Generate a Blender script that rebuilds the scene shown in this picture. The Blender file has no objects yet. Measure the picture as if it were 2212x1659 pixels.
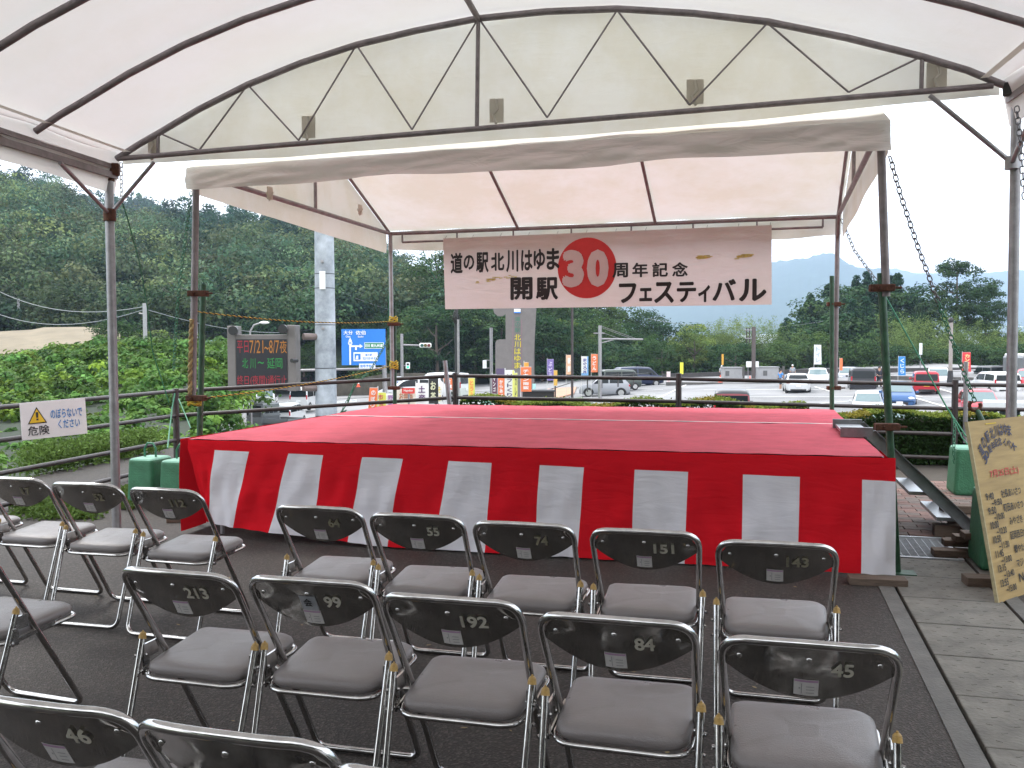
import bpy, bmesh, math, random
import numpy as np
from mathutils import Vector, Matrix
R = math.radians
random.seed(7)
rng = np.random.default_rng(7)
S = bpy.context.scene
COL = S.collection

# ------------------------------------------------------------------ camera
PITCH, ROLL, FOC = R(2.42), R(-.2), 2000.0
EYE = Vector((0, 0, 1.5))
FW = Vector((0, math.cos(PITCH), -math.sin(PITCH)))
UP0 = Vector((0, math.sin(PITCH), math.cos(PITCH)))
RT = Vector((1, 0, 0)) * math.cos(ROLL) + UP0 * math.sin(ROLL)
UP = UP0 * math.cos(ROLL) - Vector((1, 0, 0)) * math.sin(ROLL)
cd = bpy.data.cameras.new('camera')
cam = bpy.data.objects.new('camera', cd)
COL.objects.link(cam)
m = Matrix.Identity(4)
for i in range(3):
    m[i][0], m[i][1], m[i][2], m[i][3] = RT[i], UP[i], -FW[i], EYE[i]
cam.matrix_world = m
cd.sensor_width = 36
cd.lens = 36 * FOC / 2212
cd.clip_start = .05
cd.clip_end = 9000
S.camera = cam
# ------------------------------------------------------------------ world, sun, exposure
SUN_EL, SUN_AZ = R(52), R(-35)      # high hazy sun, ahead and to the left
wd = bpy.data.worlds.new('World')
S.world = wd
wd.use_nodes = True
wn, wl = wd.node_tree.nodes, wd.node_tree.links
wn.clear()
wo = wn.new('ShaderNodeOutputWorld')
wb = wn.new('ShaderNodeBackground')
wb.inputs['Strength'].default_value = .15
sky = wn.new('ShaderNodeTexSky')
sky.sky_type = 'NISHITA'
sky.sun_disc = False
sky.sun_elevation = SUN_EL
sky.sun_rotation = SUN_AZ
sky.air_density = 1.2
sky.dust_density = 3
wc = wn.new('ShaderNodeTexCoord')
wm = wn.new('ShaderNodeMapping')
wm.inputs['Scale'].default_value = (1.5, 1.5, 4)
wz = wn.new('ShaderNodeTexNoise')
wz.inputs['Scale'].default_value = 1.4
wz.inputs['Detail'].default_value = 5
wr = wn.new('ShaderNodeValToRGB')
wr.color_ramp.elements[0].position = .3
wr.color_ramp.elements[0].color = (11.0, 11.5, 12.0, 1)
wr.color_ramp.elements[1].position = .7
wr.color_ramp.elements[1].color = (14.0, 14.1, 14.3, 1)
wx = wn.new('ShaderNodeMix')
wx.data_type = 'RGBA'
wx.inputs[0].default_value = .86
wl.new(wc.outputs['Generated'], wm.inputs[0])
wl.new(wm.outputs[0], wz.inputs[0])
wl.new(wz.outputs[0], wr.inputs[0])
wl.new(sky.outputs[0], wx.inputs[6])
wl.new(wr.outputs[0], wx.inputs[7])
wl.new(wx.outputs[2], wb.inputs[0])
wl.new(wb.outputs[0], wo.inputs[0])
sl = bpy.data.lights.new('sun', 'SUN')
sl.energy = 1.5
sl.angle = R(14)
sl.color = (1, .96, .9)
so = bpy.data.objects.new('sun', sl)
COL.objects.link(so)
sd = Vector((math.sin(SUN_AZ) * math.cos(SUN_EL), math.cos(SUN_AZ) * math.cos(SUN_EL), math.sin(SUN_EL)))
so.rotation_euler = sd.to_track_quat('Z', 'Y').to_euler()
so.location = (0, 0, 40)
S.view_settings.view_transform = 'Standard'
S.view_settings.look = 'None'
S.view_settings.gamma = 1
S.view_settings.use_curve_mapping = False
S.view_settings.exposure = .7
S.cycles.max_bounces = 8
S.cycles.diffuse_bounces = 4
S.cycles.transparent_max_bounces = 8
S.cycles.volume_bounces = 1
S.cycles.use_denoising = True

# ------------------------------------------------------------------ pixel rays of the survey (photo 2212 px wide) -> metres
def ray(x, y):
    return FW + RT * ((x - 1106) / FOC) - UP * ((y - 829.5) / FOC)
def Z(x, y, z=0.0):
    d = ray(x, y)
    return EYE + d * ((z - 1.5) / d.z)
def D(x, y, dist):
    d = ray(x, y)
    return EYE + d * (dist / d.y)
def PL(x, y, o, n):
    d = ray(x, y)
    return EYE + d * ((o - EYE).dot(n) / d.dot(n))

# ------------------------------------------------------------------ materials
MT = {}
def mat(name, col=(.5, .5, .5), rough=.6, metal=0., var=.12, scale=8., bump=0., bscale=None, emit=None, coat=0., spec=None, stretch=None, col2=None, rvar=0.):
    if name in MT:
        return MT[name]
    mm = bpy.data.materials.new(name)
    mm.use_nodes = True
    n, l = mm.node_tree.nodes, mm.node_tree.links
    p = n['Principled BSDF']
    p.inputs['Roughness'].default_value = rough
    p.inputs['Metallic'].default_value = metal
    if coat:
        p.inputs['Coat Weight'].default_value = coat
        p.inputs['Coat Roughness'].default_value = .06
    if spec is not None:
        p.inputs['Specular IOR Level'].default_value = spec
    tc = n.new('ShaderNodeTexCoord')
    mp = n.new('ShaderNodeMapping')
    if stretch:
        mp.inputs['Scale'].default_value = stretch
    l.new(tc.outputs['Object'], mp.inputs[0])
    nz = n.new('ShaderNodeTexNoise')
    nz.inputs['Scale'].default_value = scale
    nz.inputs['Detail'].default_value = 6
    nz.inputs['Roughness'].default_value = .65
    l.new(mp.outputs[0], nz.inputs[0])
    rp = n.new('ShaderNodeValToRGB')
    rp.color_ramp.elements[0].position = .3
    rp.color_ramp.elements[1].position = .7
    a = [max(0, c * (1 - var)) for c in col]
    b = [min(1, c * (1 + var)) for c in (col2 or col)]
    rp.color_ramp.elements[0].color = (*a, 1)
    rp.color_ramp.elements[1].color = (*b, 1)
    l.new(nz.outputs[0], rp.inputs[0])
    l.new(rp.outputs[0], p.inputs['Base Color'])
    if bump:
        nb = n.new('ShaderNodeTexNoise')
        nb.inputs['Scale'].default_value = bscale or scale * 4
        nb.inputs['Detail'].default_value = 4
        l.new(mp.outputs[0], nb.inputs[0])
        bp = n.new('ShaderNodeBump')
        bp.inputs['Strength'].default_value = bump
        bp.inputs['Distance'].default_value = .01
        l.new(nb.outputs[0], bp.inputs['Height'])
        l.new(bp.outputs[0], p.inputs['Normal'])
    if rvar:
        nr = n.new('ShaderNodeTexNoise')
        nr.inputs['Scale'].default_value = scale * 2.3
        nr.inputs['Detail'].default_value = 7
        l.new(mp.outputs[0], nr.inputs[0])
        mr = n.new('ShaderNodeMapRange')
        mr.inputs['From Min'].default_value = .35
        mr.inputs['From Max'].default_value = .7
        mr.inputs['To Min'].default_value = max(.03, rough - rvar)
        mr.inputs['To Max'].default_value = rough + rvar
        l.new(nr.outputs[0], mr.inputs[0])
        l.new(mr.outputs[0], p.inputs['Roughness'])
    if emit:
        p.inputs['Emission Color'].default_value = (*emit[:3], 1)
        p.inputs['Emission Strength'].default_value = emit[3]
    MT[name] = mm
    return mm

def fabric(name, col, trans=.45, stain=0., fold=0., weave=True):
    mm = bpy.data.materials.new(name)
    mm.use_nodes = True
    n, l = mm.node_tree.nodes, mm.node_tree.links
    n.clear()
    o = n.new('ShaderNodeOutputMaterial')
    d = n.new('ShaderNodeBsdfDiffuse')
    t = n.new('ShaderNodeBsdfTranslucent')
    x = n.new('ShaderNodeMixShader')
    x.inputs[0].default_value = trans
    tc = n.new('ShaderNodeTexCoord')
    nz = n.new('ShaderNodeTexNoise')
    nz.inputs['Scale'].default_value = 1.1
    nz.inputs['Detail'].default_value = 7
    nz.inputs['Roughness'].default_value = .7
    l.new(tc.outputs['Object'], nz.inputs[0])
    rp = n.new('ShaderNodeValToRGB')
    rp.color_ramp.elements[0].position = .40
    rp.color_ramp.elements[1].position = .60
    rp.color_ramp.elements[0].color = (col[0] * (1 - stain), col[1] * (1 - stain * 1.3), col[2] * (1 - stain * 2.2), 1)
    rp.color_ramp.elements[1].color = (*col, 1)
    l.new(nz.outputs[0], rp.inputs[0])
    l.new(rp.outputs[0], d.inputs[0])
    l.new(rp.outputs[0], t.inputs[0])
    wv = n.new('ShaderNodeTexNoise')
    wv.inputs['Scale'].default_value = 400
    l.new(tc.outputs['Object'], wv.inputs[0])
    bp = n.new('ShaderNodeBump')
    bp.inputs['Strength'].default_value = .15
    bp.inputs['Distance'].default_value = .002
    l.new(wv.outputs[0], bp.inputs['Height'])
    if fold:
        mp = n.new('ShaderNodeMapping')
        mp.inputs['Rotation'].default_value = (R(8), R(52), R(10))
        mp.inputs['Scale'].default_value = (1.2, 1.2, 5)
        l.new(tc.outputs['Object'], mp.inputs[0])
        nf = n.new('ShaderNodeTexNoise')
        nf.inputs['Scale'].default_value = 2.6
        nf.inputs['Detail'].default_value = 3
        nf.inputs['Distortion'].default_value = .8
        l.new(mp.outputs[0], nf.inputs[0])
        b2 = n.new('ShaderNodeBump')
        b2.inputs['Strength'].default_value = fold
        b2.inputs['Distance'].default_value = .06
        l.new(nf.outputs[0], b2.inputs['Height'])
        l.new(bp.outputs[0], b2.inputs['Normal'])
        bp = b2
    l.new(bp.outputs[0], d.inputs['Normal'])
    l.new(bp.outputs[0], t.inputs['Normal'])
    l.new(d.outputs[0], x.inputs[1])
    l.new(t.outputs[0], x.inputs[2])
    l.new(x.outputs[0], o.inputs[0])
    MT[name] = mm
    return mm

def leafmat(name, trans=.3):
    mm = bpy.data.materials.new(name)
    mm.use_nodes = True
    n, l = mm.node_tree.nodes, mm.node_tree.links
    p = n['Principled BSDF']
    p.inputs['Roughness'].default_value = .65
    p.inputs['Specular IOR Level'].default_value = .12
    o = n['Material Output']
    at = n.new('ShaderNodeAttribute')
    at.attribute_name = 'tint'
    oi = n.new('ShaderNodeObjectInfo')
    hs = n.new('ShaderNodeHueSaturation')
    mr = n.new('ShaderNodeMapRange')
    mr.inputs['To Min'].default_value = .8
    mr.inputs['To Max'].default_value = 1.25
    l.new(oi.outputs['Random'], mr.inputs[0])
    l.new(mr.outputs[0], hs.inputs['Value'])
    m2 = n.new('ShaderNodeMapRange')
    m2.inputs['To Min'].default_value = .515
    m2.inputs['To Max'].default_value = .48
    l.new(oi.outputs['Random'], m2.inputs[0])
    l.new(m2.outputs[0], hs.inputs['Hue'])
    l.new(at.outputs['Color'], hs.inputs['Color'])
    l.new(hs.outputs[0], p.inputs['Base Color'])
    t = n.new('ShaderNodeBsdfTranslucent')
    l.new(hs.outputs[0], t.inputs[0])
    x = n.new('ShaderNodeMixShader')
    x.inputs[0].default_value = trans
    l.new(p.outputs[0], x.inputs[1])
    l.new(t.outputs[0], x.inputs[2])
    l.new(x.outputs[0], o.inputs[0])
    MT[name] = mm
    return mm

CHROME = mat('chrome_tube', (.50, .49, .48), .18, 1., .2, 22, rvar=.09)
DCHROME = mat('polished_dark_metal', (.42, .405, .385), .12, .95, .2, 9, bump=.16, bscale=3, rvar=.10)
GALV = mat('galvanised_pipe', (.30, .29, .30), .42, .6, .2, 14, bump=.1)
PIPE = mat('aged_tent_pipe', (.24, .21, .215), .5, .35, .25, 10, bump=.1)
BROWNPIPE = mat('brown_rail_paint', (.045, .035, .034), .38, .15, .35, 16, bump=.15)
GREENPIPE = mat('green_painted_pipe', (.025, .075, .04), .45, .1, .45, 18, bump=.2)
RUST = mat('rusty_clamp', (.09, .035, .02), .8, .3, .5, 40, bump=.4)
OCHRE = mat('ochre_plastic', (.32, .20, .055), .5, 0, .3, 60)
VINYL = mat('taupe_vinyl', (.155, .138, .135), .34, 0, .06, 2.5, bump=.25, bscale=260, rvar=.07)
BLACKM = mat('black_plastic', (.015, .015, .016), .45)
WHITEM = mat('white_paint', (.78, .78, .77), .5, var=.05)
RED = fabric('red_curtain_cloth', (.64, .014, .024), .14, .05, .16)
WHITEC = fabric('white_curtain_cloth', (.76, .75, .80), .22, .02, .16)
CARPET = mat('red_carpet_felt', (.52, .068, .10), .95, 0, .12, 4, bump=.5, bscale=300, col2=(.56, .08, .12))
CANVAS = fabric('white_canvas', (.79, .765, .75), .27, .03, .1)
CANVAS2 = fabric('white_canvas_worn', (.77, .76, .71), .27, .08, .1)
VALANCE = fabric('grey_white_valance', (.79, .77, .73), .34, .015, .35)
BANNERC = fabric('banner_vinyl', (.62, .535, .52), .35, .05, .15)
WOOD = mat('weathered_lumber', (.11, .078, .058), .85, 0, .35, 9, bump=.4, stretch=(1, 8, 8))
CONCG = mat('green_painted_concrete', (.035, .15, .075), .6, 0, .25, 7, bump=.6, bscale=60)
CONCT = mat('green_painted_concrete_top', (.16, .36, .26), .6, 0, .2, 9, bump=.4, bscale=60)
CHAING = mat('green_coated_chain', (.03, .16, .085), .4)
CHAINS = mat('steel_chain', (.16, .16, .17), .35, .8)

# ------------------------------------------------------------------ object helpers
def tag(o, label=None, cat=None, group=None, kind=None):
    if label: o['label'] = label
    if cat: o['category'] = cat
    if group: o['group'] = group
    if kind: o['kind'] = kind
    return o
def thing(name, label, cat, loc=(0, 0, 0), rz=0., group=None):
    o = bpy.data.objects.new(name, None)
    o.empty_display_size = .1
    COL.objects.link(o)
    o.location = loc
    o.rotation_euler = (0, 0, rz)
    return tag(o, label, cat, group)
def link(name, me, parent=None, loc=None, rot=None):
    o = bpy.data.objects.new(name, me)
    COL.objects.link(o)
    if parent: o.parent = parent
    if loc is not None: o.location = loc
    if rot is not None: o.rotation_euler = rot
    return o
def copy_tree(o, parent=None):
    c = o.copy()
    COL.objects.link(c)
    if parent: c.parent = parent
    for ch in list(o.children):
        copy_tree(ch, c)
    return c

class MB:
    def __init__(s):
        s.v, s.f, s.m, s.sm, s.org = [], [], [], [], Vector((0, 0, 0))
    def add(s, vs, fs, mi=0, smooth=False):
        b = len(s.v)
        s.v += [tuple(Vector(p) - s.org) for p in vs]
        s.f += [tuple(i + b for i in f) for f in fs]
        s.m += [mi] * len(fs)
        s.sm += [smooth] * len(fs)
        return s
    def box(s, c, size, rz=0., mi=0, bev=0., rot=None):
        h = [x / 2 for x in size]
        M = rot if rot is not None else Matrix.Rotation(rz, 3, 'Z')
        if bev <= 0:
            vs = [Vector((x * h[0], y * h[1], z * h[2])) for x in (-1, 1) for y in (-1, 1) for z in (-1, 1)]
            fs = [(0, 1, 3, 2), (4, 6, 7, 5), (0, 4, 5, 1), (2, 3, 7, 6), (0, 2, 6, 4), (1, 5, 7, 3)]
        else:
            bm = bmesh.new()
            bmesh.ops.create_cube(bm, size=1)
            for v in bm.verts:
                v.co = Vector((v.co.x * size[0], v.co.y * size[1], v.co.z * size[2]))
            bmesh.ops.bevel(bm, geom=bm.edges[:] + bm.verts[:], offset=bev, segments=2, affect='EDGES', profile=.5)
            bm.verts.index_update()
            vs = [v.co.copy() for v in bm.verts]
            fs = [tuple(v.index for v in f.verts) for f in bm.faces]
            bm.free()
        return s.add([M @ v + Vector(c) for v in vs], fs, mi)
    def tube(s, pts, r, n=8, closed=False, mi=0, caps=True, r2=None):
        pts = [Vector(p) for p in pts]
        k = len(pts)
        tang = []
        for i in range(k):
            a = pts[i - 1] if (i > 0 or closed) else pts[0]
            b = pts[(i + 1) % k] if (i < k - 1 or closed) else pts[-1]
            t = b - a
            tang.append(t.normalized() if t.length > 1e-9 else Vector((0, 0, 1)))
        u = tang[0].orthogonal().normalized()
        rings = []
        for i in range(k):
            t = tang[i]
            u = (u - t * u.dot(t))
            u = u.normalized() if u.length > 1e-6 else t.orthogonal().normalized()
            w = t.cross(u)
            rr = r if r2 is None else r + (r2 - r) * i / (k - 1)
            rings.append([pts[i] + (u * math.cos(2 * math.pi * j / n) + w * math.sin(2 * math.pi * j / n)) * rr for j in range(n)])
        vs = [p for rg in rings for p in rg]
        fs = []
        for i in range(k if closed else k - 1):
            a, b = i * n, ((i + 1) % k) * n
            for j in range(n):
                fs.append((a + j, a + (j + 1) % n, b + (j + 1) % n, b + j))
        s.add(vs, fs, mi, True)
        if caps and not closed:
            s.add(rings[0], [tuple(range(n))[::-1]], mi)
            s.add(rings[-1], [tuple(range(n))], mi)
        return s
    def quad(s, a, b, c, d, mi=0):
        return s.add([a, b, c, d], [(0, 1, 2, 3)], mi)
    def grid(s, fn, nu, nv, mi=0, smooth=True, mfn=None):
        vs = [fn(i / nu, j / nv) for j in range(nv + 1) for i in range(nu + 1)]
        b = len(s.v)
        s.v += [tuple(Vector(p) - s.org) for p in vs]
        for j in range(nv):
            for i in range(nu):
                a = b + j * (nu + 1) + i
                s.f.append((a, a + 1, a + nu + 2, a + nu + 1))
                s.m.append(mfn((i + .5) / nu, (j + .5) / nv) if mfn else mi)
                s.sm.append(smooth)
        return s
    def prism(s, poly, depth, M, mi=0):
        """poly: 2D points in local x/z; depth along local y from -d/2 to d/2; M: 4x4 or callable"""
        k = len(poly)
        vs = [M @ Vector((p[0], -depth / 2, p[1])) for p in poly] + [M @ Vector((p[0], depth / 2, p[1])) for p in poly]
        fs = [tuple(range(k)), tuple(range(2 * k - 1, k - 1, -1))]
        fs += [(i, i + k, (i + 1) % k + k, (i + 1) % k) for i in range(k)]
        return s.add(vs, fs, mi)
    def sphere(s, c, r, n=10, sc=(1, 1, 1), mi=0):
        c = Vector(c)
        def fn(u, v):
            a, b = 2 * math.pi * u, math.pi * (v - .5)
            return c + Vector((r * sc[0] * math.cos(a) * math.cos(b), r * sc[1] * math.sin(a) * math.cos(b), r * sc[2] * math.sin(b)))
        return s.grid(fn, n, max(4, n // 2), mi)
    def mesh(s, name, mats):
        me = bpy.data.meshes.new(name)
        me.from_pydata(s.v, [], s.f)
        for mm in (mats if isinstance(mats, (list, tuple)) else [mats]):
            me.materials.append(mm)
        me.polygons.foreach_set('material_index', s.m)
        me.polygons.foreach_set('use_smooth', s.sm)
        me.update()
        return me
    def build(s, name, mats, parent=None, **kw):
        return link(name, s.mesh(name, mats), parent, **kw)

def rounded(path, rad, n=5, closed=True):
    """round the corners of a polyline"""
    out = []
    k = len(path)
    for i in range(k):
        p = Vector(path[i])
        if not closed and i in (0, k - 1):
            out.append(p)
            continue
        a, b = Vector(path[i - 1]), Vector(path[(i + 1) % k])
        r = rad[i] if isinstance(rad, (list, tuple)) else rad
        if r <= 0:
            out.append(p)
            continue
        d1, d2 = (a - p).normalized(), (b - p).normalized()
        for j in range(n + 1):
            t = j / n
            q = (p + d1 * r) * (1 - t) ** 2 + p * 2 * t * (1 - t) + (p + d2 * r) * t ** 2
            out.append(q)
    return out

TXT = {}
def text_mesh(s, bold=0., ext=.0, italic=0.):
    k = (s, bold, ext, italic)
    if k in TXT:
        return TXT[k]
    c = bpy.data.curves.new('lettering', 'FONT')
    c.body = s
    c.size = 1
    c.extrude = ext
    c.shear = italic
    c.resolution_u = 3
    c.align_x = 'CENTER'
    c.align_y = 'CENTER'
    o = bpy.data.objects.new('lettering', c)
    COL.objects.link(o)
    bpy.context.view_layer.update()
    dg = bpy.context.evaluated_depsgraph_get()
    me = bpy.data.meshes.new_from_object(o.evaluated_get(dg))
    COL.objects.unlink(o)
    bpy.data.objects.remove(o)
    n = len(me.vertices)
    co = np.empty(n * 3)
    me.vertices.foreach_get('co', co)
    co = co.reshape(-1, 3)
    if n:
        lo, hi = co.min(0), co.max(0)
        co -= (lo + hi) / 2
        me['w'], me['h'] = float(hi[0] - lo[0]), float(hi[1] - lo[1])
        me.vertices.foreach_set('co', co.ravel())
    if n and bold > 0:
        # heavier strokes: shifted layers of the same glyphs, a hair apart in depth
        nb = 8 if bold > .028 else 4
        sh = [(0, 0)] + [(math.cos(a * 2 * math.pi / nb) * bold, math.sin(a * 2 * math.pi / nb) * bold) for a in range(nb)]
        fs = [tuple(p.vertices) for p in me.polygons]
        vs, f2 = [], []
        for i, (dx, dy) in enumerate(sh):
            vs += [(c[0] + dx, c[1] + dy, c[2] + i * .0002) for c in co]
            f2 += [tuple(v + i * n for v in f) for f in fs]
        w_, h_ = me['w'] + 2 * bold, me['h'] + 2 * bold
        me = bpy.data.meshes.new('lettering')
        me.from_pydata(vs, [], f2)
        me['w'], me['h'] = w_, h_
    TXT[k] = me
    return me
def lettering(s, parent, center, right, up, w, h, material, bold=0., name='lettering', off=.003, ext=0., italic=0.):
    """text filling w x h metres on the plane (right, up) about center (parent-local coordinates)"""
    me = text_mesh(s, bold, ext, italic).copy()
    n = len(me.vertices)
    co = np.empty(n * 3)
    me.vertices.foreach_get('co', co)
    co = co.reshape(-1, 3)
    right, up = Vector(right).normalized(), Vector(up).normalized()
    nn = right.cross(up).normalized()
    sx, sy = w / max(me['w'], 1e-6), h / max(me['h'], 1e-6)
    c = Vector(center) + nn * off
    X = co[:, :1] * sx * np.array(right) + co[:, 1:2] * sy * np.array(up) + co[:, 2:3] * np.array(nn) + np.array(c)
    me.vertices.foreach_set('co', X.astype(np.float32).ravel())
    me.materials.clear()
    me.materials.append(material)
    me.update()
    return link(name, me, parent)

# ------------------------------------------------------------------ foliage helpers
def leaf_object(name, P, N, size, col, material, parent=None, asp=.55, asmesh=False):
    n = len(P)
    N = N / (np.linalg.norm(N, axis=1, keepdims=True) + 1e-9)
    a = rng.normal(size=(n, 3))
    u = np.cross(N, a)
    u /= np.linalg.norm(u, axis=1, keepdims=True) + 1e-9
    v = np.cross(N, u)
    s = np.asarray(size).reshape(-1, 1) * np.ones((n, 1))
    k = rng.uniform(.75, 1.25, (n, 1)) * s / 2
    V = np.stack([P + u * k, P + v * k * asp + N * k * .25, P - u * k, P - v * k * asp + N * k * .25], 1).reshape(-1, 3)
    me = bpy.data.meshes.new(name)
    me.vertices.add(4 * n)
    me.vertices.foreach_set('co', V.astype(np.float32).ravel())
    me.loops.add(4 * n)
    me.loops.foreach_set('vertex_index', np.arange(4 * n, dtype=np.int32))
    me.polygons.add(n)
    me.polygons.foreach_set('loop_start', np.arange(0, 4 * n, 4, dtype=np.int32))
    me.polygons.foreach_set('loop_total', np.full(n, 4, dtype=np.int32))
    at = me.attributes.new('tint', 'FLOAT_COLOR', 'FACE')
    c4 = np.ones((n, 4), np.float32)
    c4[:, :3] = col
    at.data.foreach_set('color', c4.ravel())
    me.materials.append(material)
    me.update()
    me.validate()
    if asmesh:
        return me
    return link(name, me, parent)

def unit(n):
    v = rng.normal(size=(n, 3))
    return v / np.linalg.norm(v, axis=1, keepdims=True)
def clumps(C, Rr, per, base, vary=.3, up=.35, flat=.75, jit=.6):
    """leaves on clump shells: C (k,3) centres, Rr (k,) radii -> P, N, colours"""
    k = len(C)
    d = unit(k * per)
    d[:, 2] = np.where(rng.random(k * per) < .8, np.abs(d[:, 2]), d[:, 2])
    rr = np.repeat(Rr, per)[:, None] * rng.uniform(.55, 1.05, (k * per, 1))
    P = np.repeat(C, per, 0) + d * rr * np.array([1, 1, flat])
    N = d + unit(k * per) * jit + np.array([0, 0, up])
    b = np.repeat(rng.uniform(1 - vary, 1 + vary, k), per)[:, None] * rng.uniform(.75, 1.25, (k * per, 1))
    hue = np.repeat(rng.uniform(-1, 1, k), per)[:, None]
    base = np.asarray(base, float)
    if base.ndim == 2 and len(base) == k:
        base = np.repeat(base, per, 0)
    col = base * b * (1 + hue * np.array([.18, .04, -.1]))
    return P, N, np.clip(col, .004, .5)

LEAF = leafmat('leaf_foliage')
BARK = mat('tree_bark', (.10, .08, .065), .9, 0, .35, 12, bump=.5)

GB = dict(dark=(.03, .068, .024), mid=(.05, .098, .028), light=(.095, .15, .038), cedar=(.022, .055, .028), bamboo=(.17, .24, .075), kudzu=(.075, .165, .035))

def ell_crown(K, rx, rz, cz, r, seedshape=0.):
    d = unit(K)
    q = rng.uniform(.35, 1, (K, 1)) ** .5
    C = d * q * np.array([rx, rx, rz])
    C *= 1 + rng.uniform(-.15, .15, (K, 1))
    C[:, 2] += cz
    return C, np.full(K, r) * rng.uniform(.65, 1.3, K)

def trunk_mesh(h, r, limbs, spread, name='trunk'):
    b = MB()
    b.tube([(0, 0, -.03), (.01 * h, 0, h * .35), (-.01 * h, .01 * h, h * .7), (0, 0, h)], r, 7, r2=r * .3)
    for i in range(limbs):
        a = i * 2.4 + random.random()
        z0 = h * random.uniform(.4, .85)
        e = Vector((math.cos(a) * spread, math.sin(a) * spread, z0 + spread * random.uniform(.4, .9)))
        s_ = Vector((0, 0, z0))
        b.tube([s_, s_.lerp(e, .5) + Vector((0, 0, -.02)), e], r * .4, 5, r2=r * .12)
    return b.mesh(name, BARK)
TREES = {}
def make_tree_kinds():
    for nm, base in (('broad1', GB['mid']), ('broad2', GB['dark']), ('broad3', GB['light']), ('broad4', GB['mid'])):
        C, r = ell_crown(60, .36, .40, .56, .12)
        P, N, c = clumps(C, r, 75, base, .4)
        TREES[nm] = (leaf_object('crown', P, N, .034, c, LEAF, asmesh=True), trunk_mesh(.75, .025, 6, .22))
    for nm in ('cedar1', 'cedar2'):
        K = 80
        z = rng.uniform(.1, 1, K) ** .85
        a = rng.uniform(0, 6.28, K)
        q = (1.02 - z) * .24 * rng.uniform(.5, 1, K)
        C = np.stack([np.cos(a) * q, np.sin(a) * q, z], 1)
        P, N, c = clumps(C, (.035 + .07 * (1 - z)), 60, GB['cedar'], .35, up=.1, flat=.9)
        TREES[nm] = (leaf_object('crown', P, N, .026, c, LEAF, asmesh=True), trunk_mesh(.95, .02, 0, 0))
    for nm in ('bamboo1', 'bamboo2'):
        K = 26
        Ps, Ns = [], []
        for i in range(K):
            a, q = rng.uniform(0, 6.28), rng.uniform(0, .17)
            hgt, lean = rng.uniform(.6, 1), rng.uniform(.02, .13)
            n = 190
            t = rng.uniform(.15, 1, n) ** .7
            bx = np.cos(a) * (q + lean * t ** 3)
            by = np.sin(a) * (q + lean * t ** 3)
            w = .012 + .055 * np.sin(np.pi * np.clip(t, 0, 1)) ** .7
            o = rng.normal(size=(n, 3)) * w[:, None] * np.array([.8, .8, .6])
            Ps.append(np.stack([bx, by, t * hgt - .05 * t ** 4], 1) + o)
            Ns.append(unit(n) + np.array([0, 0, .6]))
        P, N = np.concatenate(Ps), np.concatenate(Ns)
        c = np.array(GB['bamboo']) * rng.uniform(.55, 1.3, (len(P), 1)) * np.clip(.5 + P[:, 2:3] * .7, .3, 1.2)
        b = MB()
        for i in range(9):
            a = i * 2.1
            b.tube([(math.cos(a) * .1, math.sin(a) * .1, 0), (math.cos(a) * .13, math.sin(a) * .13, .6)], .004, 5)
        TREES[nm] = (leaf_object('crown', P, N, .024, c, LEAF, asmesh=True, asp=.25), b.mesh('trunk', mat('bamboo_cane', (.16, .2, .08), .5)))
    # tall open crowned trees: clumps in separate masses on a bare trunk
    C = []
    for cx, cz, rr in ((0, .84, .16), (-.14, .70, .13), (.17, .72, .14), (.05, .62, .14), (-.05, .93, .09), (.22, .58, .1), (-.2, .56, .1), (.0, .48, .12)):
        q, r_ = ell_crown(18, rr * 1.15, rr * .75, cz, .05)
        q[:, 0] += cx
        q[:, 1] += random.uniform(-.12, .12)
        C.append(q)
    C = np.concatenate(C)
    P, N, c = clumps(C, np.full(len(C), .06), 75, (.04, .078, .03), .3)
    TREES['open'] = (leaf_object('crown', P, N, .02, c, LEAF, asmesh=True), trunk_mesh(.9, .016, 9, .16))
make_tree_kinds()
def tree(kind, loc, h, label, name='broadleaf_tree', cat='tree', group=None, wide=1., deep=None):
    t = thing(name, label, cat, loc, random.uniform(0, 6.28), group)
    cr, tr = TREES[kind]
    a = link('trunk', tr, t)
    b = link('crown', cr, t)
    a.scale = b.scale = (h * wide, h * wide, h)
    return t

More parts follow.
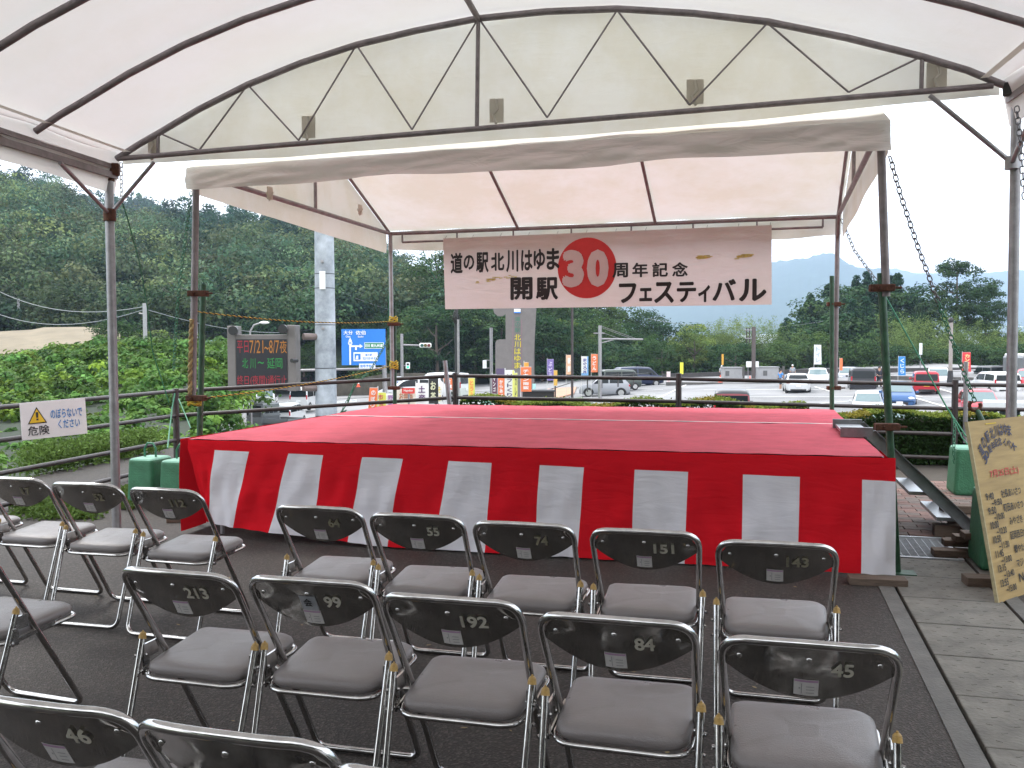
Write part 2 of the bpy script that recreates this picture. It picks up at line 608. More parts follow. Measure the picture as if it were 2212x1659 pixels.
# ================================================================== SETTING
ASPH = bpy.data.materials.new('brown_asphalt')
def asphalt_material(mm, base, spk, sc=1.):
    mm.use_nodes = True
    n, l = mm.node_tree.nodes, mm.node_tree.links
    p = n['Principled BSDF']
    p.inputs['Roughness'].default_value = .78
    tc = n.new('ShaderNodeTexCoord')
    a = n.new('ShaderNodeTexNoise'); a.inputs['Scale'].default_value = .9 * sc; a.inputs['Detail'].default_value = 8
    b = n.new('ShaderNodeTexVoronoi'); b.inputs['Scale'].default_value = 110 * sc
    c = n.new('ShaderNodeTexNoise'); c.inputs['Scale'].default_value = 160 * sc; c.inputs['Detail'].default_value = 3
    for q in (a, b, c):
        l.new(tc.outputs['Object'], q.inputs[0])
    r1 = n.new('ShaderNodeValToRGB')
    r1.color_ramp.elements[0].position, r1.color_ramp.elements[1].position = .3, .72
    r1.color_ramp.elements[0].color = (*[x * .62 for x in base], 1)
    r1.color_ramp.elements[1].color = (*[x * 1.4 for x in base], 1)
    l.new(a.outputs[0], r1.inputs[0])
    r2 = n.new('ShaderNodeValToRGB')
    r2.color_ramp.elements[0].position, r2.color_ramp.elements[1].position = .62, .8
    l.new(b.outputs['Color'], r2.inputs[0])
    mx = n.new('ShaderNodeMix'); mx.data_type = 'RGBA'
    l.new(r2.outputs[0], mx.inputs[0])
    l.new(r1.outputs[0], mx.inputs[6])
    mx.inputs[7].default_value = (*spk, 1)
    m2 = n.new('ShaderNodeMath'); m2.operation = 'MULTIPLY'
    l.new(r2.outputs[0], m2.inputs[0]); m2.inputs[1].default_value = .5
    l.new(m2.outputs[0], mx.inputs[0])
    l.new(mx.outputs[2], p.inputs['Base Color'])
    bp = n.new('ShaderNodeBump'); bp.inputs['Strength'].default_value = .7; bp.inputs['Distance'].default_value = .006
    ad = n.new('ShaderNodeMath'); ad.operation = 'ADD'
    l.new(b.outputs['Distance'], ad.inputs[0]); l.new(c.outputs[0], ad.inputs[1])
    l.new(ad.outputs[0], bp.inputs['Height'])
    l.new(bp.outputs[0], p.inputs['Normal'])
asphalt_material(ASPH, (.023, .0178, .0145), (.095, .08, .07))
LOTM = bpy.data.materials.new('pale_worn_asphalt')
asphalt_material(LOTM, (.20, .20, .205), (.3, .3, .3), .25)
GRASSG = mat('grass_ground', (.06, .10, .025), .95, 0, .4, 1.5, bump=.6)
SOIL = mat('dry_soil', (.21, .175, .12), .95, 0, .2, .3, bump=.4, bscale=2)
CONC = mat('grey_concrete', (.10, .095, .088), .85, 0, .25, 6, bump=.4, bscale=70)
WALLM = mat('mossy_retaining_concrete', (.07, .06, .045), .9, 0, .45, 1.2, bump=.5)

# fence line in plan (also the rim of the plaza)
F0, F1, F2 = Vector((-4.95, 6.2, 0)), Vector((-4.62, 8.5, 0)), Vector((-4.11, 11.3, 0))
F3, F6 = Vector((-.76, 12.35, 0)), Vector((8.6, 10.55, 0))
# drain frame: origin on the near left edge, a along, c across
DA = Vector((math.sin(R(15.2)), math.cos(R(15.2)), 0))
DC = Vector((math.cos(R(15.2)), -math.sin(R(15.2)), 0))
DO = Z(1928.5, 1256.8)            # left edge of the covers
def dr(a, c, z=0.):
    return DO + DA * a + DC * c + Vector((0, 0, z))
b = MB()
edge = [Vector((-7.3, -12, 0)), Vector((-6.2, 5, 0)), Z(-60, 1075), Z(55, 1030), Z(372, 967), Vector((-3.2, 13.0, 0)), Vector((-.8, 13.35, 0)), Vector((9.5, 11.5, 0)), Vector((16, 10, 0)), Vector((16, -12, 0))]
# plaza minus drain channel strip: left part and right part
la, lb, ra, rb = dr(-12, -.10), dr(1.55, -.10), dr(-12, .66), dr(1.55, .66)
lc = dr(5.2, -.10)
b.add([edge[0], edge[1], edge[2], edge[3], edge[4], edge[5], edge[6], dr(7.2, -.10), la], [tuple(range(9))][::-1])
b.f[-1] = b.f[-1][::-1]
pz = b.build('asphalt_plaza', ASPH)
tag(pz, kind='structure')
b = MB()
b.add([ra, rb, dr(1.55, 6), dr(-12, 9)], [(0, 3, 2, 1)])
tag(b.build('asphalt_path', ASPH), kind='structure')
# paving bed under bricks (sunk joints)
b = MB()
b.add([dr(1.55, -.10, -.012), dr(7.2, -.10, -.012), dr(4.4, 9, -.012), dr(1.55, 6, -.012)], [(0, 3, 2, 1)])
pbed = tag(b.build('brick_paving', mat('joint_sand', (.06, .05, .04), .95)), kind='structure')
PAV = [mat('paver_red', (.16, .095, .08), .85, 0, .3, 9, bump=.4), mat('paver_grey', (.15, .12, .105), .85, 0, .3, 9, bump=.4), mat('paver_pink', (.20, .12, .10), .85, 0, .3, 9, bump=.4)]
pm = [MB().box((0, 0, 0), (.218, .108, .03), bev=.004).mesh('brick', q) for q in PAV]
cnt = 0
for i in range(28):
    for j in range(12):
        a_, c_ = 1.62 + i * .112, -.02 + j * .224 + (.112 if i % 2 else 0)
        p = dr(a_, c_, -.012)
        if 1.5 < a_ and c_ < 2.3 and cnt < 298:
            # only the ones right of the stage side
            if c_ > .0 + (a_ - 1.6) * -.02:
                link('brick', pm[random.randrange(3)], pbed, loc=p + Vector((0, 0, random.uniform(-.002, .002))), rot=(0, 0, -R(15.2)))
                cnt += 1
# drain channel
dch = MB()
dch.quad(dr(-12, 0, -.03), dr(1.5, 0, -.03), dr(1.5, .56, -.03), dr(-12, .56, -.03))
dch.f[-1] = dch.f[-1][::-1]
drain = tag(dch.build('drain_channel', mat('dark_joint', (.012, .011, .01), .95)), kind='structure')
strip = MB()
for c0, c1 in ((-.10, -.012), (.572, .66)):
    m_ = (c0 + c1) / 2
    cc = (dr(-12, m_, -.02) + dr(1.55, m_, -.02)) / 2
    o_ = MB().box(cc, (c1 - c0, 13.55, .05), rz=-R(15.2)).build('kerb_strip', CONC, drain)
SLAB = mat('concrete_drain_cover', (.125, .116, .10), .8, 0, .35, 5, bump=.5, bscale=50)
sm_ = MB()
sm_.box((0, 0, 0), (.545, .520, .05), bev=.005)
for i in range(5):
    for j in range(6):
        sm_.box((-.21 + i * .10 + (.036 if j % 2 else 0), -.20 + j * .08, .0258), (.024, .005, .0016), rz=R(25 if (i + j) % 2 else -25))
sm_.box((.10, .258, .0255), (.14, .006, .002), mi=1)
slabm = sm_.mesh('drain_cover', [SLAB, BLACKM])
for i in range(16):
    p = dr(.43 - .53 * (i - 0) , .28, -.02)
    link('drain_cover', slabm, drain, loc=p + Vector((0, 0, random.uniform(-.002, .003))), rot=(random.uniform(-.003, .003), 0, -R(15.2) + random.uniform(-.004, .004)))
# steel grating, a thing of its own
gt = thing('drain_grating', 'white steel grid drain grating set in the paving right of the stage steps', 'grating', dr(1.12, .28, 0), -R(15.2))
gm = mat('galvanised_grating', (.55, .57, .60), .4, .5, .1, 20)
for (cx, cy, sx, sy) in ((0, -.37, .55, .03), (0, .37, .55, .03), (-.26, 0, .03, .71), (.26, 0, .03, .71)):
    MB().box((cx, cy, -.01), (sx, sy, .03)).build('frame_bar', gm, gt)
for i in range(15):
    MB().box((0, -.33 + i * .047, -.012), (.49, .006, .012)).build('cross_bar', gm, gt)
for i in range(9):
    MB().box((-.22 + i * .055, 0, -.014), (.004, .71, .012)).build('long_bar', gm, gt)

# lower terrain: sloping sheet reaching the horizon
def lotz(x, y=0.):
    return -2.95 + .052 * max(-40, min(45, x))
def tx(v):
    return v
XS = [-6900, -600, -200, -100, -60, -40, -30, -20, -10, 0, 10, 20, 30, 45, 60, 100, 200, 600, 3000, 8500]
YS = [-190, -150, -100, -30, 13.8, 16, 20, 30, 50, 90, 130, 300, 1000, 3500, 6100]
b = MB()
b.v = [(x, y, lotz(x) - .35) for y in YS for x in XS]
n_ = len(XS)
for j in range(len(YS) - 1):
    for i in range(n_ - 1):
        b.f.append((j * n_ + i, j * n_ + i + 1, (j + 1) * n_ + i + 1, (j + 1) * n_ + i)); b.m.append(0); b.sm.append(False)
tag(b.build('ground', GRASSG), kind='structure')
def sheet(name, pts, m_, dz=0., sub=None):
    b = MB()
    q = [Vector((p[0], p[1], lotz(p[0]) + dz)) for p in pts]
    b.add(q, [tuple(range(len(q)))])
    if b_area(q) < 0:
        b.f[-1] = b.f[-1][::-1]
    return tag(b.build(name, m_), kind='structure')
def b_area(q):
    return sum(q[i].x * q[(i + 1) % len(q)].y - q[(i + 1) % len(q)].x * q[i].y for i in range(len(q)))
def L(px, py):
    """point of the sloping lot plane seen at a survey pixel"""
    d = ray(px, py)
    # z = -2.95+.052x
    t = (-2.95 - 1.5) / (d.z - .052 * d.x)
    return EYE + d * t
sheet('parking_lot', [(-38, 16), (44, 16), (44, 79), (12, 86), (-4, 92), (-38, 92)], LOTM, 0)
sheet('far_road', [(-39, 92.2), (-4, 92.2), (12, 86.2), (44, 79.2), (44.9, 100), (10, 108), (-39, 112)], LOTM, .02)
REDA = mat('red_anti_skid_asphalt', (.20, .085, .08), .9, 0, .2, .8)
PAINT = mat('white_road_paint', (.72, .72, .70), .8, 0, .1, 3)
b = MB()
def lq(pts, w, m_=None, z=.03):
    """painted line along lot points"""
    for p, q in zip(pts[:-1], pts[1:]):
        p, q = Vector((p[0], p[1], 0)), Vector((q[0], q[1], 0))
        t = (q - p).normalized()
        s_ = Vector((-t.y, t.x, 0)) * w / 2
        vs = [p - s_, q - s_, q + s_, p + s_]
        b.add([Vector((v.x, v.y, lotz(v.x) + z)) for v in vs], [(0, 1, 2, 3)])
sh = sheet('red_road_surface', [L(690, 838)[:2], L(690, 822)[:2], L(640, 815)[:2], L(600, 815)[:2], L(560, 832)[:2], L(640, 850)[:2]], REDA, .045)
# parking bay lines from the photograph
def LL(*a):
    return [L(*p)[:2] for p in a]
for seg in (LL((1130, 938), (1290, 904), (1420, 862), (1482, 832)), LL((1210, 870), (1330, 872)), LL((1310, 848), (1432, 842)), LL((1320, 857), (1415, 852)), LL((1330, 838), (1435, 833)), LL((1180, 885), (1300, 890)),
            LL((1560, 865), (1610, 842)), LL((1695, 850), (1712, 838)), LL((1520, 843), (1700, 842), (2030, 846)), LL((1570, 858), (1960, 858), (2100, 860)), LL((1700, 878), (1850, 866)),
            LL((1975, 860), (2130, 905)), LL((1945, 848), (1990, 858)), LL((2070, 885), (2170, 910)), LL((1955, 890), (2040, 930)), LL((2020, 838), (2060, 850)), LL((1970, 890), (2060, 892)), LL((1760, 836), (1800, 848)),
            LL((560, 905), (640, 905), (700, 902)), LL((590, 938), (640, 880), (690, 848)), LL((620, 868), (760, 858)), LL((735, 842), (860, 846))):
    lq(seg, .16)
for i in range(9):
    lq(LL((742 + i * 17, 832 + i * 1.6), (760 + i * 17, 838 + i * 1.2)), .5)
tag(b.build('road_marking', PAINT), kind='structure')
# kerb + pink footpath
b = MB()
kp = [L(1170, 872), L(1240, 852), L(1245, 838), L(1185, 842), L(1155, 850), L(1100, 872)]
kp = [Vector((p.x, p.y, lotz(p.x) + .12)) for p in kp]
b.add(kp + [p - Vector((0, 0, .3)) for p in kp], [tuple(range(6))] + [(i, i + 6, (i + 1) % 6 + 6, (i + 1) % 6) for i in range(6)])
tag(b.build('pink_footpath', mat('pink_paving', (.45, .25, .17), .9, 0, .15, .8)), kind='structure')
# grass mound in front of the pylon
b = MB()
def mound(u, v):
    x, y = -4 + 9.5 * u, 50 + 22 * v
    return Vector((x, y, lotz(x) + .06 + .7 * math.sin(math.pi * u) ** .8 * math.sin(math.pi * v) ** .8))
b.grid(mound, 24, 14)
tag(b.build('grass_mound', mat('sunny_grass', (.085, .16, .03), .95, 0, .3, 2, bump=.6)), kind='structure')
# far kerb
b = MB()
for p, q in zip(LL((1440, 833), (1560, 829), (1900, 824)), LL((1560, 829), (1900, 824), (2300, 818))):
    p, q = Vector((*p, lotz(p[0]) + .06)), Vector((*q, lotz(q[0]) + .06))
    c = (p + q) / 2
    b.box(c, ((q - p).length, .5, .3), rz=math.atan2(q.y - p.y, q.x - p.x))
tag(b.build('far_kerb', CONC), kind='structure')
# embankment below the plaza
b = MB()
rim = edge[1:9]
outer = [Vector((-13, 2, -3.6)), Vector((-12, 9, -3.6)), Vector((-11, 13, -3.6)), Vector((-9, 17, -3.5)), Vector((-4, 18, -3.3)), Vector((-1, 17.6, -3.1)), Vector((10, 15.8, -2.7)), Vector((18, 14, -2.5))]
for i in range(7):
    b.quad(rim[i] - Vector((0, 0, .004)), outer[i], outer[i + 1], rim[i + 1] - Vector((0, 0, .004)))
tag(b.build('embankment', GRASSG), kind='structure')

# ------------------------------------------------------------------ hills (polar terrain sections)
def interp(xs, ys, x):
    return float(np.interp(x, xs, ys))
def hill(name, px0, px1, ridge, d0, d1, ybase, m_, shape=.8, nx=60, nt=14, jag=0., extra=.5):
    xs = [p[0] for p in ridge]; ys = [p[1] for p in ridge]
    def fn(u, t):
        px = px0 + (px1 - px0) * u
        rz_ = D(px, interp(xs, ys, px), d1).z
        bz = D(px, ybase(px) if callable(ybase) else ybase, d0).z
        if t <= .8:
            s_ = t / .8
            dd = d0 + (d1 - d0) * s_
            z = bz + (rz_ - bz) * s_ ** shape
        else:
            s_ = (t - .8) / .2
            dd = d1 * (1 + .35 * s_)
            z = rz_ - (rz_ - bz) * .8 * s_
        p = D(px, 745, dd)
        z += (math.sin(px * .05 + dd * .03) * .02 + random.uniform(-1, 1) * jag) * (rz_ - bz) * (1 if .1 < t < .85 else 0)
        return Vector((p.x, p.y, z))
    b = MB()
    b.grid(fn, nx, nt)
    return tag(b.build(name, m_), kind='structure'), fn
HILLG = mat('forest_floor', (.02, .035, .015), .95, 0, .4, .2)
ridgeL = [(-500, 385), (-150, 405), (0, 424), (60, 430), (130, 456), (170, 486), (250, 510), (330, 520), (430, 528), (500, 526), (605, 538), (700, 562), (771, 584), (833, 610), (893, 638), (960, 675), (1010, 715)]
_, hf = hill('forested_hill', -500, 1010, ridgeL, 120, 330, lambda p: 722 if p < 200 else 735, HILLG, .75)
ridgeF = [(120, 450), (256, 450), (299, 448), (330, 454), (367, 470), (397, 482), (470, 504), (560, 526), (700, 575)]
_, ff = hill('distant_hill', 120, 700, ridgeF, 480, 640, 560, HILLG, .9, 30, 8)
ridgeM = [(600, 600), (700, 590), (900, 570), (980, 560), (1100, 560), (1250, 600), (1340, 650), (1400, 690), (1500, 712), (1600, 716), (1700, 716), (1800, 715), (1900, 700), (2000, 705), (2150, 710), (2500, 700)]
_, mf = hill('wooded_slope', 600, 2500, [(a, b_ + (75 if a < 1850 else 40)) for a, b_ in ridgeM], 112, 150, 800, HILLG, .8, 50, 8)
MTN = mat('far_mountain_forest', (.028, .05, .035), 1, 0, .2, .02)
rid1 = [(1200, 690), (1350, 655), (1450, 620), (1550, 590), (1640, 570), (1694, 556), (1720, 549), (1746, 547), (1770, 543), (1795, 542), (1819, 556), (1850, 567), (1886, 575), (1915, 577), (1925, 590), (1960, 612), (1985, 640), (2020, 662), (2100, 690), (2300, 720)]
hill('blue_mountain', 1150, 2300, rid1, 2300, 3200, 722, MTN, .9, 160, 12, .012)
rid2 = [(1500, 640), (1800, 600), (1930, 582), (1970, 587), (2006, 589), (2060, 592), (2116, 587), (2152, 589), (2212, 583), (2400, 570), (2800, 590)]
hill('paler_mountain', 1450, 2800, rid2, 3600, 4600, 705, MTN, .9, 120, 10, .01)
rid3 = [(-800, 600), (-300, 560), (300, 600), (900, 680), (1300, 700), (1600, 690)]
hill('back_mountain', -800, 1600, rid3, 2600, 3600, 740, MTN, .9, 60, 8, .01)

# forest on the left hill: a wood that reads as one mass
def forest(name, fn, N, px0, px1, t0, t1, size, per, K, base_fn, leaf, material, fan=False):
    Cs, Rs, Bs = [], [], []
    for i in range(N):
        u, t = random.random(), (t0 + (t1 - t0) * random.random() ** .8)
        p = fn(u, t)
        px = px0 + (px1 - px0) * u
        bcol, con = base_fn(px, t)
        s_ = size * random.uniform(.7, 1.3) * (1.0)
        tint = random.choice([.5, .7, .9, 1.0, 1.25, 1.6])
        k = K
        d = unit(k)
        if con:
            z = rng.uniform(0, 1, k)
            a = rng.uniform(0, 6.28, k)
            q = (1 - z) * .42
            C = np.stack([np.cos(a) * q, np.sin(a) * q, z * 1.25], 1) * s_
            rr = (.14 + .18 * (1 - z)) * s_
        else:
            d[:, 2] = np.abs(d[:, 2])
            C = d * s_ * np.array([.55, .55, .6]) * rng.uniform(.5, 1, (k, 1))
            C[:, 2] += s_ * .35
            rr = np.full(k, .26 * s_)
        Cs.append(C + np.array(p))
        Rs.append(rr)
        Bs.append(np.tile(np.array(bcol) * tint, (k, 1)))
    P, N_, c = clumps(np.concatenate(Cs), np.concatenate(Rs), per, np.concatenate(Bs), .2, jit=.45, up=.2)
    return tag(leaf_object(name, P, N_, leaf, c, material), kind='stuff')
def baseL(px, t):  # bluish, lightened leaf tones: part of the distance haze is put into the colour
    con = (t > .62 and random.random() < .75) or (380 < px < 700 and t > .3 and random.random() < .8)
    if con:
        return (.042, .085, .058), True
    return random.choice([(.072, .125, .066), (.046, .092, .054), (.066, .12, .06), (.10, .125, .066), (.125, .17, .075)]), False
def hf2(u, t):
    return hf(u, max(0., t))
forest('hillside_forest', hf2, 1300, -500, 1010, -.05, .84, 8.2, 27, 15, baseL, .66, LEAF)
def basefn(u, t):
    p = D(-500 + 1200 * u, 745, 106 + 16 * t)
    return Vector((p.x, p.y, D(-500 + 1200 * u, 742, 106).z - 1.5 + 3 * t))
forest('hill_foot_forest', basefn, 150, -500, 700, 0, 1, 6.5, 30, 15, lambda p, t: (random.choice([(.03, .06, .03), (.04, .08, .035), (.06, .09, .04)]), False), .6, LEAF)
forest('distant_forest', ff, 420, 120, 700, .2, .86, 8.5, 8, 10, lambda p, t: (GB['dark'], random.random() < .3), 1.8, LEAF)
tag(forest('undergrowth_belt', mf, 260, 600, 2500, .0, .5, 2.6, 24, 12, lambda p, t: (GB['dark'] if random.random() < .6 else GB['mid'], False), .5, LEAF), kind='stuff')
# individually standing trees behind the car park: (px, top y, distance, kind)
BL_ = 'dark leafy broadleaf tree packed into the wooded slope behind the car park'
tg = 'broadleaf trees of the wooded slope'
spots = []
tops = [(600, 640), (690, 655), (760, 640), (850, 600), (900, 575), (945, 535), (1000, 520), (1060, 530), (1120, 545), (1180, 560), (1240, 590), (1300, 620), (1360, 655), (1410, 682), (1460, 690), (1510, 700), (1560, 705), (1600, 712)]
for row, (dist, drop, n_) in enumerate(((138, 0, 22), (122, 55, 22), (110, 115, 22))):
    for i in range(n_):
        px = 640 + (1600 - 640) * (i + .5 * (row % 2)) / n_ + random.uniform(-10, 10)
        ty = interp([a for a, _ in tops], [b_ for _, b_ in tops], px) + random.uniform(-8, 14) + drop * (1 - .35 * (px > 1350))
        if px < 820 and row == 2:
            continue
        spots.append((px, min(ty, 745), dist + random.uniform(-4, 4), random.choice(['broad1', 'broad2', 'broad2', 'broad4'])))
for px, ty, dd, kd in spots:
    top = D(px, ty, dd)
    h = random.uniform(8.5, 11.5)
    ro = 'crest' if dd > 133 else ('middle' if dd > 116 else 'foot')
    wh = 'left of the banner' if px < 960 else ('under the left half of the banner' if px < 1210 else ('under the right half of the banner' if px < 1450 else 'towards the bamboo'))
    tree(kd, (top.x, top.y, top.z - h), h, 'dark broadleaf tree at the slope %s, %s' % (ro, wh), group=tg, wide=random.uniform(.95, 1.25))
named = [
    (1225, 690, 108, 8, 'broad3', 'pale green broadleaf tree right of the grey pylon'),
    (1500, 700, 106, 6.5, 'broad3', 'yellowish green broadleaf tree under the right end of the banner'),
    (1430, 720, 104, 7.0, 'broad1', 'low rounded broadleaf tree left of the slim bamboo stand'),
]
for px, ty, dd, h, kd, lb_ in named:
    p = D(px, ty, dd)
    tree(kd, (p.x, p.y, p.z - h), h, lb_)
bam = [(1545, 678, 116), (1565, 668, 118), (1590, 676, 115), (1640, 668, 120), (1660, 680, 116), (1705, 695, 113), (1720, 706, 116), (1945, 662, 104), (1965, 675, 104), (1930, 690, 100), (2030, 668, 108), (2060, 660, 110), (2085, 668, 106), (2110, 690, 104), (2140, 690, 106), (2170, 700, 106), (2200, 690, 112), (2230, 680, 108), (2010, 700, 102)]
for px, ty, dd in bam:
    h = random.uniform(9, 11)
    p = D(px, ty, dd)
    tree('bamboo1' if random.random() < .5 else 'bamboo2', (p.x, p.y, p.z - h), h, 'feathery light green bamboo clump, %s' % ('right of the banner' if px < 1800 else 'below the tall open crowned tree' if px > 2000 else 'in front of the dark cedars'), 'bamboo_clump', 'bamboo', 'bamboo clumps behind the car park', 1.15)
ced = [(1700, 690, 124), (1735, 668, 126), (1750, 640, 130), (1765, 655, 128), (1790, 618, 130), (1810, 625, 126), (1830, 606, 130), (1850, 598, 132), (1872, 590, 130), (1890, 612, 124), (1905, 604, 130), (1925, 600, 132), (1940, 594, 130), (1960, 606, 130), (1975, 640, 126), (1990, 660, 122), (1840, 650, 118), (1870, 645, 116), (1800, 665, 116), (1895, 660, 116), (1770, 690, 116), (1990, 650, 120), (1692, 702, 120)]
for px, ty, dd in ced:
    h = random.uniform(12, 14)
    p = D(px, ty, dd)
    tree(random.choice(['cedar1', 'cedar2', 'broad2']), (p.x, p.y, p.z - h), h, 'dark conical cedar on the low hill, %s' % ('on its left flank' if px < 1800 else 'on its right flank' if px > 1930 else 'near its top'), 'cedar_tree', 'tree', 'cedars on the low hill', 1.15)
for px, ty, dd, h in ((1740, 730, 106, 6), (1790, 715, 104, 7), (1820, 740, 102, 6), (1860, 720, 102, 7), (1900, 738, 100, 6), (1950, 740, 98, 6), (2000, 735, 98, 6), (2060, 742, 98, 6), (2120, 738, 98, 6.5), (2170, 735, 98, 6.5), (2220, 735, 98, 6.5), (1680, 735, 104, 6), (1640, 728, 104, 6.5), (1590, 735, 102, 6)):
    p = D(px, ty, dd)
    tree(random.choice(['broad1', 'broad2', 'broad4']), (p.x, p.y, p.z - h), h, 'low bushy tree along the far guardrail, %s' % ('behind the white cars' if px < 1850 else 'near the right edge' if px > 2040 else 'behind the blue flag'), group='low trees along the far guardrail', wide=1.3)
p = D(2065, 650 - 5, 112)
tt = [(2062, 648, 'tall open crowned tree, the highest on the right skyline', 15, 1.05), (2150, 718, 'open crowned tree, the lower neighbour of the tallest tree on the right skyline', 12, 1.0)]
for (px, ty, lb_, h, w_) in ((2062, 648, tt[0][2], 16, 1.05), (2128, 717, tt[1][2], 12, 1.1)):
    pass
for px, ty, dd, h, w_, lb_ in ((2068, 562, 112, 14, 1.05, tt[0][2]), (2130, 619, 114, 11, 1.1, tt[1][2])):
    p = D(px, ty, dd)
    tree('open', (p.x, p.y, p.z - h), h, lb_, wide=w_)

# kudzu thicket below the left fence: one overgrown mass
def thicket():
    C, Rr, B_ = [], [], []
    top = ([-400, 0, 60, 180, 240, 330, 420, 480, 520, 620], [765, 768, 757, 742, 732, 727, 740, 735, 748, 800])
    for i in range(470):
        s_ = random.random() ** 1.2
        dd = 14.5 + 50 * s_
        px = random.uniform(-420, 620 - 60 * random.random())
        if px > 430 and dd < 20: continue
        ty = interp(top[0], top[1], px)
        near = 1030 - max(0, (px - 40)) * .16
        s2 = ((dd - 14.5) / 50)
        y = near + (ty - near) * (1 - (1 - s2) ** 2.2) + random.uniform(-14, 22) * (1 - .6 * s2)
        if px > 372 + (935 - y) * .80 and y > 765: continue
        p = D(px, y, dd)
        R0 = random.uniform(.7, 1.7) * (.55 + dd / 50)
        cc_ = np.array(GB['kudzu']) * random.uniform(.6, 1.25) * (np.array([1.35, 1.08, .7]) if random.random() < .22 else 1)
        for k in range(12):
            d = unit(1)[0]; d[2] = abs(d[2])
            C.append(np.array((p.x, p.y, p.z - R0)) + d * R0 * np.array([1, 1, .95])); Rr.append(R0 * random.uniform(.16, .34))
            B_.append(cc_ * random.uniform(.7, 1.3))
    P, N_, c = clumps(np.array(C), np.array(Rr), 55, np.array(B_), .25, up=.5, flat=.85)
    dist = np.linalg.norm(P[:, :2], axis=1)
    return tag(leaf_object('kudzu_thicket', P, N_, .065 + dist * .0034, c, LEAF, asp=.75), kind='stuff')
thicket()
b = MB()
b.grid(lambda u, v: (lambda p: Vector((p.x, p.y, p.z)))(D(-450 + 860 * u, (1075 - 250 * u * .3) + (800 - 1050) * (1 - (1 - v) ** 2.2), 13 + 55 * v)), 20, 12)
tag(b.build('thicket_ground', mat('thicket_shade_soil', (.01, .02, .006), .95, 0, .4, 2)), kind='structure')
# leafy weeds and grass tufts near the plaza rim
Pw = []
for i in range(900):
    px, py = random.choice([(random.uniform(60, 330), None)] * 3 + [(None, None)])
    if px is None:
        q = Z(random.uniform(30, 210), random.uniform(1078, 1122))
        Pw += [[q.x + random.gauss(0, .04), q.y + random.gauss(0, .05), random.uniform(0, .05)] for _ in range(10)]
    else:
        q = Z(px, 1042 - px * .19 - random.uniform(0, 22))
        Pw += [[q.x + random.gauss(0, .1), q.y + random.gauss(0, .1), random.uniform(0, .28)] for _ in range(14)]
for i in range(260):
    q = Z(random.uniform(262, 285), random.uniform(1060, 1100))
    Pw += [[q.x + random.gauss(0, .03), q.y + random.gauss(0, .05), random.uniform(0, .05)] for _ in range(8)]
Pw = np.array(Pw)
cw = np.array([.10, .16, .035]) * rng.uniform(.6, 1.4, (len(Pw), 1))
tag(leaf_object('rim_weeds', Pw, unit(len(Pw)) + np.array([0, 0, .5]), .07, cw, LEAF, asp=.35), kind='stuff')

# mown field bank, distant left
b = MB()
bk = [(-200, 745, 96), (0, 716, 96), (70, 712, 97), (95, 707, 98), (180, 706, 98), (215, 709, 98), (260, 716, 99)]
for (a, c) in zip(bk[:-1], bk[1:]):
    b.quad(D(a[0], a[1] + 52, a[2] - 14), D(c[0], c[1] + 52, c[2] - 14), D(c[0], c[1], c[2]), D(a[0], a[1], a[2]))
    b.quad(D(a[0], a[1], a[2]), D(c[0], c[1], c[2]), D(c[0], c[1] + 14, c[2] + 30), D(a[0], a[1] + 14, a[2] + 30))
tag(b.build('field_bank', SOIL), kind='structure')
p = D(250, 690, 70); tree('broad2', (p.x, p.y, p.z - 4.2), 4.4, 'dark rounded small tree standing beside the pale mown bank', wide=1.2)
p = D(330, 712, 74); tree('broad3', (p.x, p.y, p.z - 3.6), 3.6, 'pale green bushy tree right of the dark rounded small tree', wide=1.6)
p = D(385, 716, 76); tree('broad1', (p.x, p.y, p.z - 3.6), 3.6, 'mid green bushy tree below the wooded hill, left of the message board', wide=1.7)
for px, ty, dd in ((478, 742, 84), (520, 750, 100), (590, 748, 104), (620, 744, 106), (655, 738, 108)):
    p = D(px, ty, dd)
    tree('broad4', (p.x, p.y, p.z - 4), 4, 'small roadside tree behind the electronic message board', group='roadside trees behind the message board', wide=1.5)

# ------------------------------------------------------------------ hedge along the fence
hd = thing('clipped_hedge', 'clipped azalea hedge with yellow green new leaves behind the brown pipe fence', 'hedge', (0, 0, 0))
n = 52000
t = rng.random(n)
A, Bv = np.array(F3), np.array(F6) + np.array([.6, -.1, 0])
dvec = (Bv - A) / np.linalg.norm(Bv - A)
nvec = np.array([-dvec[1], dvec[0], 0])
if nvec[1] < 0: nvec = -nvec
base = A + np.outer(t, Bv - A)
htop = .60 - .02 * t + .035 * np.sin(t * 60) + .03 * np.sin(t * 23 + 1) + .11 * (t < .45)
u_ = rng.random(n)
prof = np.where(u_ < .5, 0, 1)
zz = np.where(prof == 0, rng.random(n) * htop, htop + rng.normal(0, .018, n))
oo = np.where(prof == 0, .22 + rng.normal(0, .02, n), .22 + rng.random(n) * .75)
P = base + nvec * oo[:, None]
P[:, 2] = zz
N_ = np.where(prof[:, None] == 0, -nvec, np.array([0, 0, 1.])) + unit(n) * .8
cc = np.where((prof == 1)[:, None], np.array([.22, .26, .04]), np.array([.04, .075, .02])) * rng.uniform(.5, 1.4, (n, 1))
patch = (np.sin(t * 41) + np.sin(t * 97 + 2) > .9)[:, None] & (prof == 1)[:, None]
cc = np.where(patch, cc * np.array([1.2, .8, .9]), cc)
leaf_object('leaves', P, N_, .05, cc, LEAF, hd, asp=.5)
b = MB()
c_ = (A + Bv) / 2 + nvec * .6
b.box((c_[0], c_[1], .27), (np.linalg.norm(Bv - A), .62, .5), rz=math.atan2(dvec[1], dvec[0]))
b.build('woody_core', mat('hedge_inner_twigs', (.03, .03, .018), .95), hd)
